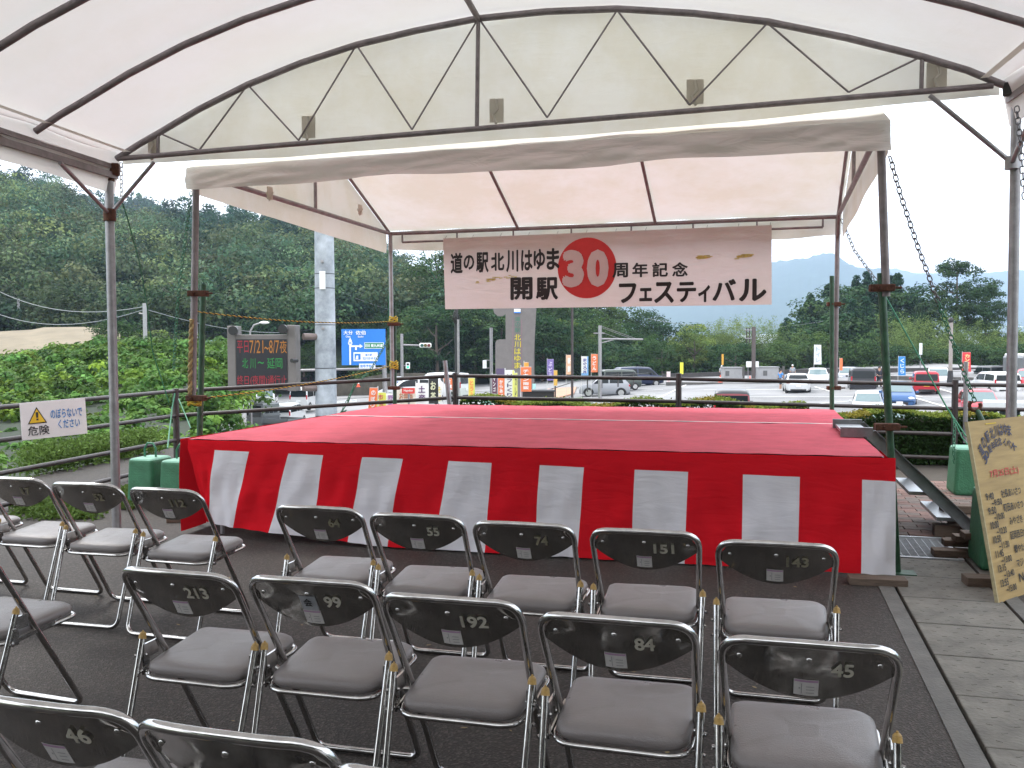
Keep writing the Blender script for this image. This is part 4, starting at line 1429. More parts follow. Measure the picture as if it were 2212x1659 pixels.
# ------------------------------------------------------------------ chains and ropes
def catpts(a, c, sag, n):
    return [a.lerp(c, i / n) - up * sag * 4 * (i / n) * (1 - i / n) for i in range(n + 1)]
def link_mesh(l, w, r_):
    b = MB()
    pts = []
    for i in range(12):
        t = i / 12 * 2 * math.pi
        pts.append(Vector((math.copysign(max(0, l / 2 - w / 2), math.cos(t)) + math.cos(t) * w / 2, math.sin(t) * w / 2, 0)))
    b.tube(pts, r_, 5, closed=True)
    return b
def chain(name, label, pts, l, w, r_, m_, split=None, m2=None, stuff=False, group=None):
    """links along a path, every second one turned a quarter"""
    tot = [0]
    for p, q in zip(pts[:-1], pts[1:]): tot.append(tot[-1] + (q - p).length)
    n = int(tot[-1] / (l - 2.2 * r_))
    th = thing(name, label, 'chain', pts[-1], group=group)
    base = Vector(pts[-1])
    me1 = link_mesh(l, w, r_).mesh('link', m_)
    me2 = link_mesh(l, w, r_).mesh('link', m2 or m_)
    for i in range(n):
        s_ = tot[-1] * (i + .5) / n
        k = max(j for j in range(len(tot)) if tot[j] <= s_)
        k = min(k, len(pts) - 2)
        f = (s_ - tot[k]) / max(1e-6, tot[k + 1] - tot[k])
        p = pts[k].lerp(pts[k + 1], f)
        d = (pts[k + 1] - pts[k]).normalized()
        o = link('link', me1 if split is None or s_ / tot[-1] < split else me2, th, loc=p - base)
        qt = d.to_track_quat('X', 'Z')
        o.rotation_euler = (qt.to_matrix() @ Matrix.Rotation(R(90) * (i % 2) + R(35), 3, 'X')).to_euler()
    return th
def pxpath(*pts):
    return [D(*p) for p in pts]
chain('steel_chain', 'long dark chain slanting from the right front corner of the stage tent to a hook', pxpath((1922, 338, 5.98), (1945, 420, 6.1), (1985, 540, 6.3), (2030, 660, 6.5), (2080, 800, 6.8), (2106, 868, 6.95)), .054, .030, .0042, CHAINS, .55, CHAING)
chain('steel_chain', 'grey and green chain running down from the back right corner of the stage tent', pxpath((1818, 474, 10.3), (1845, 540, 10.2), (1893, 606, 10.0)), .058, .031, .0048, CHAINS)
chain('green_chain', 'slack green chain loop hanging in front of the hedge above the green weight', pxpath((2062, 905, 9.2), (2060, 985, 9.15), (2068, 1025, 9.1), (2078, 1032, 9.1), (2090, 1010, 9.1), (2098, 950, 9.15)), .048, .027, .0042, CHAING)
chain('green_chain', 'white then green chain from the left front post of the big tent', pxpath((262, 352, 7.15), (262, 432, 7.3)), .042, .024, .004, mat('white_coated_chain', (.6, .62, .62), .5))
chain('green_chain', 'chain hanging beside the left front post of the stage tent', pxpath((413, 415, 7.4), (400, 520, 7.7), (385, 640, 8.0), (375, 800, 8.3)), .042, .024, .0038, CHAING)
chain('steel_chain', 'pale chain hanging beside the right post of the big tent', pxpath((2196, 230, 5.6), (2206, 330, 5.5), (2214, 430, 5.45)), .046, .027, .004, CHAINS)
chain('green_chain', 'thin green chain slanting behind the stage in front of the blue road sign', pxpath((930, 640, 12.3), (900, 710, 12.3), (865, 800, 12.3), (848, 880, 12.2)) if False else pxpath((838, 735, 11.9), (800, 800, 11.95), (768, 830, 12.0), (733, 900, 12.05)), .05, .028, .0045, CHAING)
def rope(name, label, pts, r_, m_, twist=False, cat='rope'):
    b = MB()
    base = Vector(pts[0])
    b.org = base
    if twist:
        for ph in (0, math.pi):
            hel = []
            tot = 0
            for p, q in zip(pts[:-1], pts[1:]):
                n = max(2, int((q - p).length / .02))
                d = (q - p).normalized()
                u1 = d.orthogonal().normalized(); w1 = d.cross(u1)
                for i in range(n):
                    a = (tot + (q - p).length * i / n) * 2 * math.pi / .09 + ph
                    hel.append(p.lerp(q, i / n) + (u1 * math.cos(a) + w1 * math.sin(a)) * r_ * .55)
                tot += (q - p).length
            b.tube(hel, r_ * .62, 5, mi=0 if ph == 0 else 1)
    else:
        b.tube(pts, r_, 6)
    o = b.build(name, m_, loc=base)
    return tag(o, label, cat)
YR, BR_ = mat('yellow_rope', (.55, .40, .04), .8), mat('black_rope', (.03, .03, .02), .8)
rope('tiger_rope', 'yellow and black rope stretched level across the left side of the stage tent', catpts(D(416, 672, DFL), D(847, 694, DBL), .05, 10), .0062, [YR, BR_], True)
rope('tiger_rope', 'yellow and black rope slanting up from the left front post to the back post', catpts(D(420, 862, DFL), D(850, 789, DBL), .04, 10), .0062, [YR, BR_], True)
def coil(label, px, py, dd, n_=5):
    c = D(px, py, dd)
    pts = []
    for i in range(n_ * 10):
        a = i / 10 * 2 * math.pi
        pts.append(c + Vector((.05 * math.cos(a), .05 * math.sin(a), -.05 + .02 * i / 10 + .01 * math.sin(a * 3.3))))
    rope('rope_knot', label, pts, .008, YR)
coil('yellow rope knot round the back left post at its upper clamp', 850, 693, DBL)
coil('yellow rope knot round the back left post at its lower wrap', 851, 789, DBL)
coil('yellow rope knot at the foot of the left front tent post', 420, 862, DFL, 3)
rope('twisted_rope', 'thick pale straw rope running down the left front tent post', [D(414, 690, DFL - .04), D(411, 780, DFL - .04), D(410, 858, DFL - .04)], .018, [mat('straw_rope', (.40, .30, .14), .9), mat('straw_rope_dark', (.26, .19, .09), .9)], True)
GRC = mat('green_cord', (.03, .17, .09), .6)
rope('green_rope', 'thin green cord hanging down from the left chain to the kudzu', pxpath((262, 430, 7.3), (275, 470, 7.5), (300, 560, 8.1), (315, 640, 8.6), (330, 760, 9.4), (365, 870, 9.6)), .006, GRC)
rope('green_rope', 'green cord from the fence post to the ring of the left green weights', pxpath((378, 850, 9.6), (372, 880, 9.5), (365, 940, 9.0), (362, 968, 8.6)), .008, GRC)
rope('green_rope', 'short green cord slanting right from the left fence post', pxpath((386, 862, 10.5), (402, 900, 10.2), (412, 925, 9.9)), .007, GRC)
rope('green_rope', 'green cord slanting across the parked cars to the right green weight', pxpath((1893, 606, 10.0), (1935, 680, 10.0), (1985, 770, 9.9), (2045, 880, 9.7), (2085, 940, 9.5), (2125, 975, 9.2)), .008, GRC)
rope('green_rope', 'second green cord running beside the slanting one to the right weight', pxpath((2050, 885, 9.65), (2078, 945, 9.5), (2110, 985, 9.25)), .007, GRC)
rope('green_rope', 'thin green cord hanging from the back left of the stage tent roof', pxpath((908, 523, 11.6), (925, 575, 11.8), (962, 638, 12.0)), .006, GRC)
rope('green_rope', 'green cord slanting down from the upper clamp of the back left post', pxpath((847, 545, 11.62), (840, 640, 11.7), (838, 735, 11.9)), .005, GRC)
rope('green_rope', 'green cord tangle at the stage edge beside the big grey pole', pxpath((765, 830, 12.1), (752, 870, 12.1), (735, 893, 12.1), (748, 886, 12.0), (732, 902, 12.0)), .008, GRC)
rope('iron_hook', 'rusty iron load hook ending the long slanting chain', [D(2106 + 12 * math.cos(a * .5), 876 + 11 * math.sin(a * .5), 6.95) for a in range(-1, 9)] , .014, RUST, cat='hook')
rope('green_strap', 'dark green strap running down from the iron hook behind the plywood board', pxpath((2110, 885, 6.95), (2130, 925, 6.9), (2150, 985, 6.8)), .02, GREENPIPE, cat='strap')

# ------------------------------------------------------------------ green concrete weights
def weight(px, py, w, d, h, label, rz=-R(15), taper=.9, ring=True, ringpx=0):
    p = Z(px, py, 0)
    t = thing('concrete_weight', label, 'weight', p, rz, 'green concrete weights')
    b = MB()
    bm = bmesh.new()
    bmesh.ops.create_cube(bm, size=1)
    for v in bm.verts:
        k = taper if v.co.z > 0 else 1
        v.co = Vector((v.co.x * w * k, v.co.y * d * k, (v.co.z + .5) * h))
    bmesh.ops.bevel(bm, geom=bm.edges[:] + bm.verts[:], offset=.035, segments=3, affect='EDGES', profile=.5)
    bm.verts.index_update()
    b.add([v.co.copy() for v in bm.verts], [])
    for f in bm.faces:
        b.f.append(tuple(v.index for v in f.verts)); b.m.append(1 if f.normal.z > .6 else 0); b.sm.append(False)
    bm.free()
    b.build('block', [CONCG, CONCT], t)
    if ring:
        MB().tube([Vector((-.06, 0, h - .03)), Vector((-.06, 0, h + .08)), Vector((-.03, 0, h + .13)), Vector((.03, 0, h + .13)), Vector((.06, 0, h + .08)), Vector((.06, 0, h - .03))], .010, 6).build('lifting_ring', CHAING, t)
    return t
weight(327, 1088, .29, .36, .45, 'green concrete weight, left one of the pair beside the left end of the stage')
weight(396, 1094, .29, .36, .45, 'green concrete weight, right one of the pair touching the striped curtain', ring=True)
weight(2112, 1066, .52, .42, .47, 'green concrete weight on the brick paving with a cord tied to its ring')
weight(2165, 1222, .36, .42, .52, 'green concrete weight half hidden behind the plywood programme board', ring=False, taper=.88)

# ------------------------------------------------------------------ steps at the right of the stage
stp = thing('stage_steps', 'grey steel steps with open treads leaning on the right side of the stage', 'steps', Z(2050, 1150, 0), -R(15))
spo, spr = stp.location.copy(), Matrix.Rotation(R(15), 3, 'Z')
def rs(p): return spr @ (Vector(p) - spo)
STEEL = mat('steps_grey_steel', (.22, .23, .24), .38, .7, .2, 12, bump=.1)
TREAD = mat('steps_tread_plate', (.34, .36, .38), .3, .7, .1, 20)
sdir = Vector((math.cos(R(15)), -math.sin(R(15)), 0))
adir = Vector((math.sin(R(15)), math.cos(R(15)), 0))
topN = D(1880, 945, 7.15); topN.z = .80
botN = D(2110, 1150, 7.05); botN.z = .04
Lw = .80
for k in (0, 1):
    o_ = adir * (Lw * k)
    b = MB()
    a, c = rs(topN + o_), rs(botN + o_)
    d = (c - a)
    rot = d.normalized().to_track_quat('X', 'Z').to_matrix()
    b.box((a + c) / 2, (d.length, .012, .085), rot=rot)
    b.box((a + c) / 2 + rot @ Vector((0, -.02, .042)), (d.length, .04, .006), rot=rot)
    b.box((a + c) / 2 + rot @ Vector((0, -.02, -.042)), (d.length, .04, .006), rot=rot)
    b.build('stringer', STEEL, stp)
    h0 = topN + o_
    b = MB()
    e_ = h0 - sdir * .20
    q = (rs(e_) + rs(h0)) / 2
    b.box(q + Vector((0, 0, .008)), (.24, .010, .07), bev=0)
    b.box(q + Vector((0, .02, .046)), (.24, .04, .006))
    b.build('hook_plate', STEEL, stp)
for i in range(3):
    t_ = .28 + .26 * i
    c = rs(topN.lerp(botN, t_) + adir * Lw / 2)
    MB().box(c + Vector((-.03, 0, -.05)), (.20, Lw - .03, .028)).build('tread', TREAD, stp)
tp_ = rs(topN - sdir * .10 + adir * Lw / 2)
MB().box(tp_ + Vector((0, 0, .002)), (.2, Lw - .04, .02)).build('tread', TREAD, stp)
# lumber stack beneath the steps
LUM = [((2105, 1204), 0, (.55, .12, .05)), ((2118, 1196), .05, (.5, .11, .045)), ((2128, 1200), .096, (.42, .12, .045)), ((2092, 1160), 0, (.5, .12, .09)), ((2094, 1150), .09, (.36, .30, .05)), ((2092, 1146), .145, (.42, .13, .06)), ((2136, 1208), .142, (.35, .14, .045))]
for k, ((px, py), z, sz) in enumerate(LUM):
    p = Z(px, py, 0)
    lab = ['lowest plank at the near end of the lumber stack under the stage steps', 'second plank from the ground at the near end of the lumber stack', 'third plank from the ground at the near end of the lumber stack', 'thick squared timber under the far end of the lumber stack', 'wide pale board lying across the lumber stack', 'topmost short beam at the far end of the lumber stack', 'topmost plank at the near end of the lumber stack beside the green weight'][k]
    o = MB().box((0, 0, sz[2] / 2), sz, bev=.004).build('lumber_plank', WOOD, loc=(p.x, p.y, z + .001), rot=(0, 0, -R(14) + random.uniform(-.08, .08)))
    tag(o, lab, 'plank', 'lumber stack under the stage steps')
plank(2150, 1266, 0, (.36, .13, .06), 'short reddish timber under the plywood programme board', -R(10))

# ------------------------------------------------------------------ plywood programme board
pb0 = Z(2155, 1303, 0.0)
pr_ = Vector((math.cos(R(37)), math.sin(R(37)), 0))
ptl = D(2120, 908, 5.55)
pu = (ptl - pb0)
pu = (pu - pr_ * pu.dot(pr_))
PH = pu.length; pu.normalize()
PW = .92
sb = thing('programme_board', 'tall yellow plywood board with handwritten event times leaning at the right edge', 'sign board', pb0)
pnn = pr_.cross(pu)
if pnn.dot(EYE - pb0) < 0: pnn = -pnn
Mp = Matrix((pr_, -pnn, pu)).transposed()
PLY = mat('yellow_plywood', (.30, .20, .07), .6, 0, .14, 3, stretch=(1, 1, 12), col2=(.34, .235, .085))
PLYE = mat('plywood_pale_edge', (.36, .31, .18), .8, 0, .2, 30)
MB().box(pr_ * PW / 2 + pu * PH / 2, (PW, .018, PH), rot=Mp).build('board', PLY, sb)
MB().box(pr_ * -.0055 + pu * PH / 2, (.010, .020, PH), rot=Mp).build('board_edge', PLYE, sb)
def pbp(x, z): return pr_ * x + pu * z + pnn * .010
def pbt(s, x, z, w, h, m_=DK, bold=.012, tilt=0.):
    r2 = (pr_ * math.cos(tilt) + pu * math.sin(tilt)); u2 = (pu * math.cos(tilt) - pr_ * math.sin(tilt))
    lettering(s, sb, pbp(x, z), r2, u2, w, h, m_, bold)
NAVY = mat('navy_marker', (.02, .025, .07), .6)
REDM = mat('red_marker', (.45, .04, .03), .6)
arc = [('道', .085, .895, .6), ('の', .135, .935, .5), ('駅', .19, .965, .35), ('北', .25, .985, .2), ('川', .31, .995, .1), ('は', .365, 1.0, 0), ('ゆ', .42, 1.0, -.05), ('ま', .47, .99, -.15)]
for ch, x, z, tl_ in arc: pbt(ch, x, z * PH / 1.07, .052, .07, NAVY, .02, tl_)
arc = [('3', .115, .835, .6), ('0', .145, .862, .5), ('周', .19, .89, .35), ('年', .24, .91, .25), ('記', .285, .925, .1), ('念', .33, .93, .05), ('イ', .385, .92, 0), ('ベ', .43, .91, 0), ('ン', .47, .90, 0), ('ト', .51, .885, 0)]
for ch, x, z, tl_ in arc: pbt(ch, x, z * PH / 1.07, .045, .05, NAVY, .02, tl_)
pbt('7月25日(土)', .32, .74 * PH / 1.07, .36, .055, REDM, .02)
rows = [('9:40', '~9:50', '社長あいさつ'), ('9:50', '~10:00', '町田あいさつ'), ('10:00', '~10:20', 'みやざき'), ('10:50', '~11:30', '延岡西日本'), ('11:45', '~13:00', '郷やたい'), ('13:15', '~13:40', 'マジック'), ('13:55', '~15:00', 'Nori')]
for i, (a, c, e) in enumerate(rows):
    z = (.615 - i * .085) * PH / 1.07
    pbt(a, .095, z, .095, .042, DK, .018); pbt(c, .165, z - .042, .125, .038, DK, .018); pbt(e, .36, z + .0, .055 * len(e) * .75, .05, DK, .012)
MB().box(pbp(.26, 1.045 * PH / 1.07), (.13, .004, .006), rot=Mp).build('yellow_cord', YR, sb)

# ================================================================== FOLDING CHAIRS
def chair_parts():
    P = {}
    hwT, hwB = .214, .200
    # side line of the frame: floor in front -> top behind
    def fr(x, t):       # t 0 floor .. 1 top
        z = .013 + .752 * t
        y = .235 - .455 * t - .02 * max(0, t - .62)
        return Vector((x, y, z))
    path = [fr(-hwB, 0), fr(-hwB, .5), fr(-hwT, 1), fr(hwT, 1), fr(hwB, .5), fr(hwB, 0)]
    pts = rounded(path, [.05, .05, .085, .085, .05, .05], 8)
    out = []
    for p in pts:
        k = max(0, (p.z - .66) / .105)
        out.append(p + Vector((0, -.035 * (1 - (p.x / hwT) ** 2) * min(1, k), 0)))
    # refine top bar
    fin = []
    for i, p in enumerate(out):
        fin.append(p)
        q = out[(i + 1) % len(out)]
        if p.z > .75 and q.z > .75 and (p - q).length > .1:
            for j in range(1, 10):
                r_ = p.lerp(q, j / 10)
                r_.y = p.y - 0 + (-.035) * ((1 - (r_.x / hwT) ** 2) - (1 - (p.x / hwT) ** 2))
                r_.z += .004 * math.sin(math.pi * j / 10)
                fin.append(r_)
    P['frame'] = (MB().tube(fin, .0118, 10, closed=True), CHROME)
    # rear legs
    path = [Vector((-.222, -.108, .49)), Vector((-.212, -.262, .013)), Vector((.212, -.262, .013)), Vector((.222, -.108, .49))]
    P['rear_leg_frame'] = (MB().tube(rounded(path, .05, 7, closed=False), .0112, 10), CHROME)
    for s in (-1, 1):
        b = MB()
        b.box((s * .2105, -.082, .445), (.008, .075, .05))
        b.box((s * .207, -.02, .385), (.006, .22, .016), rot=Matrix.Rotation(.1, 3, 'X'))
        b.box((s * .212, -.105, .40), (.006, .03, .075))
        b.tube([(s * .240, -.128, .43), (s * .205, -.105, .43)], .0065, 6)
        b.tube([(s * .238, -.14, .375), (s * .205, -.11, .375)], .006, 6)
        P['hinge%d' % s] = (b, CHROME)
    for s in (-1, 1):
        b = MB()
        b.tube([(s * .222, -.110, .486), (s * .222, -.108, .493), (s * .222, -.107, .500)], .0138, 10, r2=.0125)
        b.sphere((s * .222, -.106, .500), .012, 10, (1, 1, .9))
        b.sphere((s * .222, -.105, .510), .004, 6, (1, 1, 1.4))
        P['leg_cap%d' % s] = (b, OCHRE)
    # seat: rounded trapezoid
    base_o = rounded([Vector((-.190, -.16, 0)), Vector((.190, -.16, 0)), Vector((.203, .215, 0)), Vector((-.203, .215, 0))], [.075, .075, .06, .06], 7)
    def outline(k, dz, n=7):
        q = [Vector((p.x * k, .03 + (p.y - .03) * k, 0)) for p in base_o]
        return [Vector((p.x, p.y, dz(p) if callable(dz) else dz)) for p in q]
    def sz(p, o=0.): return .385 + .06 * (p.y + .155) + o
    b = MB()
    levels = [(.96, -.004), (.99, .004), (1.0, .014), (.985, .026), (.93, .034), (.80, .039), (.5, .042), (.2, .0425)]
    rings = []
    for k, o in levels:
        rings.append(outline(k, lambda p, o=o: sz(p, o)))
    m_ = len(rings[0])
    vs = [p for r_ in rings for p in r_]
    fs = []
    for i in range(len(rings) - 1):
        for j in range(m_):
            fs.append((i * m_ + j, i * m_ + (j + 1) % m_, (i + 1) * m_ + (j + 1) % m_, (i + 1) * m_ + j))
    b.add(vs, fs, 0, True)
    b.add(rings[-1], [tuple(range(m_))], 0, True)
    b.add(rings[0], [tuple(range(m_))[::-1]], 0, False)
    b.v = [(x, y, z + (.0022 * math.sin(x * 38 + y * 17) + .0016 * math.sin(y * 55 - x * 21) if z > sz(Vector((0, y, 0)), .02) else 0)) for x, y, z in b.v]
    P['seat'] = (b, VINYL)
    b = MB()
    b.tube([Vector((p.x * 1.0, p.y, sz(p, -.012))) for p in outline(1.02, 0)], .0085, 8, closed=True)
    P['seat_rim'] = (b, CHROME)
    # backrest plate
    def bp_(u, v, off=0.):
        x = -.200 + .400 * u
        s = abs(x) / .205
        bot = .595 + .085 * s ** 1.9
        top = .757 - .055 * max(0, (s - .72) / .28) ** 2.2
        z = top + (bot - top) * v
        t = (z - .013) / .752
        y = .235 - .455 * t - .02 * max(0, t - .62) - .035 * (1 - s ** 2) - off
        y += .004 * math.sin(v * math.pi)
        return Vector((x, y, z))
    b = MB()
    b.grid(lambda u, v: bp_(u, v, .002), 24, 8)
    b.grid(lambda u, v: bp_(1 - u, v, -.002), 24, 8)
    P['backrest'] = (b, DCHROME)
    for i, (u, v) in enumerate(((.5, .22), (.08, .42), (.92, .42))):
        c = bp_(u, v, .004)
        P['screw%d' % i] = (MB().sphere(c, .0075, 10, (1, .5, 1)), CHROME)
    return P, bp_
CP, BPF = chair_parts()
STICK = mat('paper_sticker', (.50, .48, .47), .6, 0, .1, 40)
STICKT = mat('sticker_mauve_print', (.35, .22, .33), .7)
STICKG = mat('sticker_grey_print', (.25, .25, .25), .7)
NUMW = mat('cream_number_paint', (.46, .44, .37), .7, 0, .15, 60)
NUMF = mat('faded_number_paint', (.26, .24, .17), .6, 0, .3, 60)
CM = {k: b.mesh(k.rstrip('-0123456789'), m_) for k, (b, m_) in CP.items()}
for me_ in CM.values():
    pass
def curved_patch(u0, u1, v0, v1, off, nu=4):
    return MB().grid(lambda u, v: BPF(u0 + (u1 - u0) * u, v0 + (v1 - v0) * v, off), nu, 2, smooth=False)
b = curved_patch(.415, .565, .62, .93, .0032)
st_me = b.mesh('sticker', STICK)
b = curved_patch(.418, .562, .63, .67, .0038); sp1 = b.mesh('sticker_header', STICKT)
b = MB()
for v in (.75, .81, .87):
    b.grid(lambda u, w, v=v: BPF(.49 + .05 * u, v + .015 * w, .0038), 2, 1)
b.grid(lambda u, w: BPF(.46, .70 + .2 * w, .0038) + Vector((.002 * u, 0, 0)), 1, 1)
b.grid(lambda u, w: BPF(.445 + .01 * u, .78 + .03 * w, .0038), 1, 1)
sp2 = b.mesh('sticker_print', STICKG)
def number_mesh(s, m_, w, h, uc, vc):
    me = text_mesh(s, .03).copy()
    n = len(me.vertices)
    co = np.empty(n * 3); me.vertices.foreach_get('co', co); co = co.reshape(-1, 3)
    sx, sy = w / me['w'], h / me['h']
    out = []
    for c in co:
        u = uc + c[0] * sx / .4
        z0 = BPF(uc, vc).z + c[1] * sy
        t = (z0 - .013) / .752
        x = -.200 + .4 * u
        s_ = abs(x) / .205
        y = .235 - .455 * t - .02 * max(0, t - .62) - .035 * (1 - s_ ** 2) - .0045 
        out.append((x, y, z0))
    me.vertices.foreach_set('co', np.array(out, np.float32).ravel())
    me.materials.clear(); me.materials.append(m_)
    me.update()
    return me
FCG = 'folding chairs in rows facing the stage'
def folding_chair(px, py, num, label, faded=False, yaw=-15.5, extra=None, dw=.045):
    p = Z(px, py, .765)
    yw = R(yaw + random.uniform(-1.2, 1.2))
    # top bar middle lies at local y = -.24
    off = Matrix.Rotation(yw, 3, 'Z') @ Vector((0, -.235, 0))
    t = thing('folding_chair', label, 'chair', (p.x - off.x, p.y - off.y, 0), yw, FCG)
    for k in CM:
        o = link(k.rstrip('-0123456789'), CM[k], t)
    s = link('sticker', st_me, t)
    link('sticker_header', sp1, s); link('sticker_print', sp2, s)
    if num:
        w = .026 * len(num) + .002
        link('number_marking', number_mesh(num, NUMF if faded else NUMW, w, .042, .70 if len(num) < 3 else .69, .42), t)
    if extra:
        q = curved_patch(.42, .56, .28, .62, .0036).build('tape_patch', mat('grey_tape', (.30, .31, .33), .6, 0, .15, 20), t)
        me = number_mesh('会', DK, .028, .03, .49, .42)
        for v in me.vertices: v.co.y -= .0012
        link('tape_lettering', me, t)
    return t
folding_chair(-140, 1022, None, 'front row folding chair cut by the left photo edge, only its seat corner in view')
folding_chair(24, 1034, '17', 'front row folding chair, faint 17 on its back, leftmost backrest in view', True)
folding_chair(179, 1046, '52', 'front row folding chair with painted number 52, left of the chair marked 112', True)
folding_chair(350, 1058, '112', 'front row folding chair marked 112 beside the left corner of the stage', True)
folding_chair(682, 1097, '64', 'front row folding chair with faded yellowish 64, first right of the aisle gap', True)
folding_chair(894, 1114, '55', 'front row folding chair with a clear white 55 on its back')
folding_chair(1126, 1132, '74', 'front row folding chair marked 74, between 55 and 151', True)
folding_chair(1391, 1148, '151', 'front row folding chair marked 151')
folding_chair(1677, 1174, '143', 'front row folding chair marked faint 143, nearest the drain covers', True)
folding_chair(-130, 1175, None, 'second row folding chair at the left edge, only seat and side frame visible', yaw=-19)
folding_chair(372, 1235, '213', 'second row folding chair with cream number 213', False)
folding_chair(662, 1253, '99', 'second row folding chair marked 99 with a grey tape patch on its back', extra=True)
folding_chair(966, 1292, '192', 'second row folding chair marked 192, between the taped chair 99 and chair 84')
folding_chair(1326, 1336, '84', 'second row folding chair marked 84, directly left of the rightmost chair')
folding_chair(1748, 1388, '45', 'second row folding chair marked 45, rightmost of its row')
folding_chair(82, 1516, '46', 'nearest row folding chair marked 46 in the lower left corner')
folding_chair(486, 1580, None, 'nearest row folding chair without a number, right of the chair marked 46')
folding_chair(955, 1680, None, 'nearest row folding chair of which only the top tube shows at the bottom edge')

# ================================================================== BIG GREY POLE WITH MESSAGE BOARD
PD = 27.0
pp = D(703, 745, PD); gz = lotz(pp.x)
bp_t = thing('message_board_pole', 'thick grey steel pole carrying the electronic message board', 'pole', (pp.x, pp.y, gz))
def pr(p): return Vector(p) - Vector((pp.x, pp.y, gz))
POLEM = mat('pale_blue_grey_pole_paint', (.26, .29, .33), .45, .1, .35, 1.6, bump=.05, col2=(.36, .39, .43))
MB().tube([(0, 0, 0), (0, 0, 4), (0, 0, 9)], .335, 28, r2=.27).build('shaft', POLEM, bp_t)
for yy in (592, 623, 702, 795, 898):
    z = D(703, yy, PD).z - gz
    rr = .335 - .065 * z / 9 + .004
    MB().tube([(0, 0, z - .012), (0, 0, z + .012)], rr, 28).build('band', mat('dark_band', (.06, .065, .075), .6), bp_t)
z = D(703, 607, PD).z - gz
MB().box((.0, -.32, z), (.17, .03, .52), bev=.005).build('number_plate', WHITEM, bp_t)
for yy in (567, 710):
    MB().box((0, -.33, D(703, yy, PD).z - gz), (.08, .06, .08), bev=.01).build('junction_box', GALV, bp_t)
ARM = mat('brown_grey_arm', (.17, .13, .12), .5, .2, .2, 5)
dB = 26.6
for yy in (727, 838):
    MB().tube([pr(D(655, yy, dB)), pr(D(700, yy + 1, PD))], .095, 12).build('arm', ARM, bp_t)
GF = mat('board_grey_frame', (.155, .14, .135), .5, .1, .12, 3)
mb = thing('message_board', 'electronic road message board with red, amber and green dot characters', 'sign board', D(562, 885, dB))
mo = mb.location.copy()
def mr_(px, py, dd=dB): return D(px, py, dd) - mo
x0, x1, y0, y1 = 488, 640, 706, 880
def face(px, py, o=0.): return mr_(px, py, dB - o)
def fbox(xa, ya, xb, yb, th, m_, nm, dd=dB, par=None):
    a, c = D(xa, ya, dd), D(xb, yb, dd)
    ctr = (a + c) / 2 - mo
    return MB().box(ctr + Vector((0, th / 2, 0)), (abs(c.x - a.x), th, abs(a.z - c.z)), bev=min(.02, th / 4)).build(nm, m_, par or mb)
fbox(494, 723, 634, 843, .55, GF, 'cabinet', dB + .02)
fbox(490, 704, 511, 845, .60, GF, 'side_rail'); fbox(619, 702, 640, 845, .60, GF, 'side_rail')
fbox(509, 733, 621, 836, .02, mat('display_black', (.012, .013, .018), .4), 'display_panel', dB - .03)
MB().tube([mr_(503, 714, dB - .45), mr_(506, 714, dB)], .13, 14).build('camera_tube', BLACKM, mb)
MB().tube([mr_(610, 711, dB - .45), mr_(613, 711, dB)], .13, 14).build('camera_tube', BLACKM, mb)
MB().tube([mr_(630, 779, dB - .25), mr_(641, 779, dB)], .06, 10).build('side_lamp', BLACKM, mb)
LEDR = mat('led_red', (.2, .01, .02), .5, emit=(.75, .04, .07, .12))
LEDA = mat('led_amber', (.2, .08, .01), .5, emit=(.85, .32, .05, .14))
LEDG = mat('led_green', (.01, .15, .03), .5, emit=(.06, .55, .12, .10))
def led(s, xa, ya, xb, yb, m_):
    a, c = D(xa, ya, dB - .035), D(xb, yb, dB - .035)
    lettering(s, mb, (a + c) / 2 - mo, (1, 0, 0), (0, 0, 1), c.x - a.x, a.z - c.z, m_, .0, 'led_lettering')
led('平日', 512, 736, 537, 762, LEDR); led('7/21', 539, 735, 569, 763, LEDA); led('~8/7', 571, 735, 603, 763, LEDA); led('夜', 604, 735, 620, 763, LEDA)
led('北', 523, 774, 536, 795, LEDG); led('川', 540, 774, 552, 796, LEDG); led('~', 557, 781, 570, 786, LEDG); led('延岡', 577, 773, 610, 796, LEDG)
led('終日(夜間)通行止', 512, 811, 620, 834, LEDR)
# street light behind the board
def gpt(px, py): return L(px, py)
def upright(px, ground_py, top_py, D_=None):
    g = L(px, ground_py) if D_ is None else None
    if g is None:
        g = D(px, 745, D_); g.z = lotz(g.x)
    return g, D(px, top_py, g.y)
g, t_ = upright(540, 0, 735, 48.)
lp = thing('street_lamp', 'curved street lamp rising behind the electronic message board', 'street lamp', g)
MB().tube([Vector((0, 0, 0)), Vector((0, 0, t_.z - g.z))], .07, 8).build('pole', GALV, lp)
MB().tube([D(540, 735, 48) - g, D(541, 715, 48) - g, D(549, 702, 48) - g, D(565, 697, 48) - g], .045, 8).build('arm', GALV, lp)
MB().sphere(D(571, 697, 48) - g, .18, 10, (1.5, .7, .45)).build('lamp_head', WHITEM, lp)

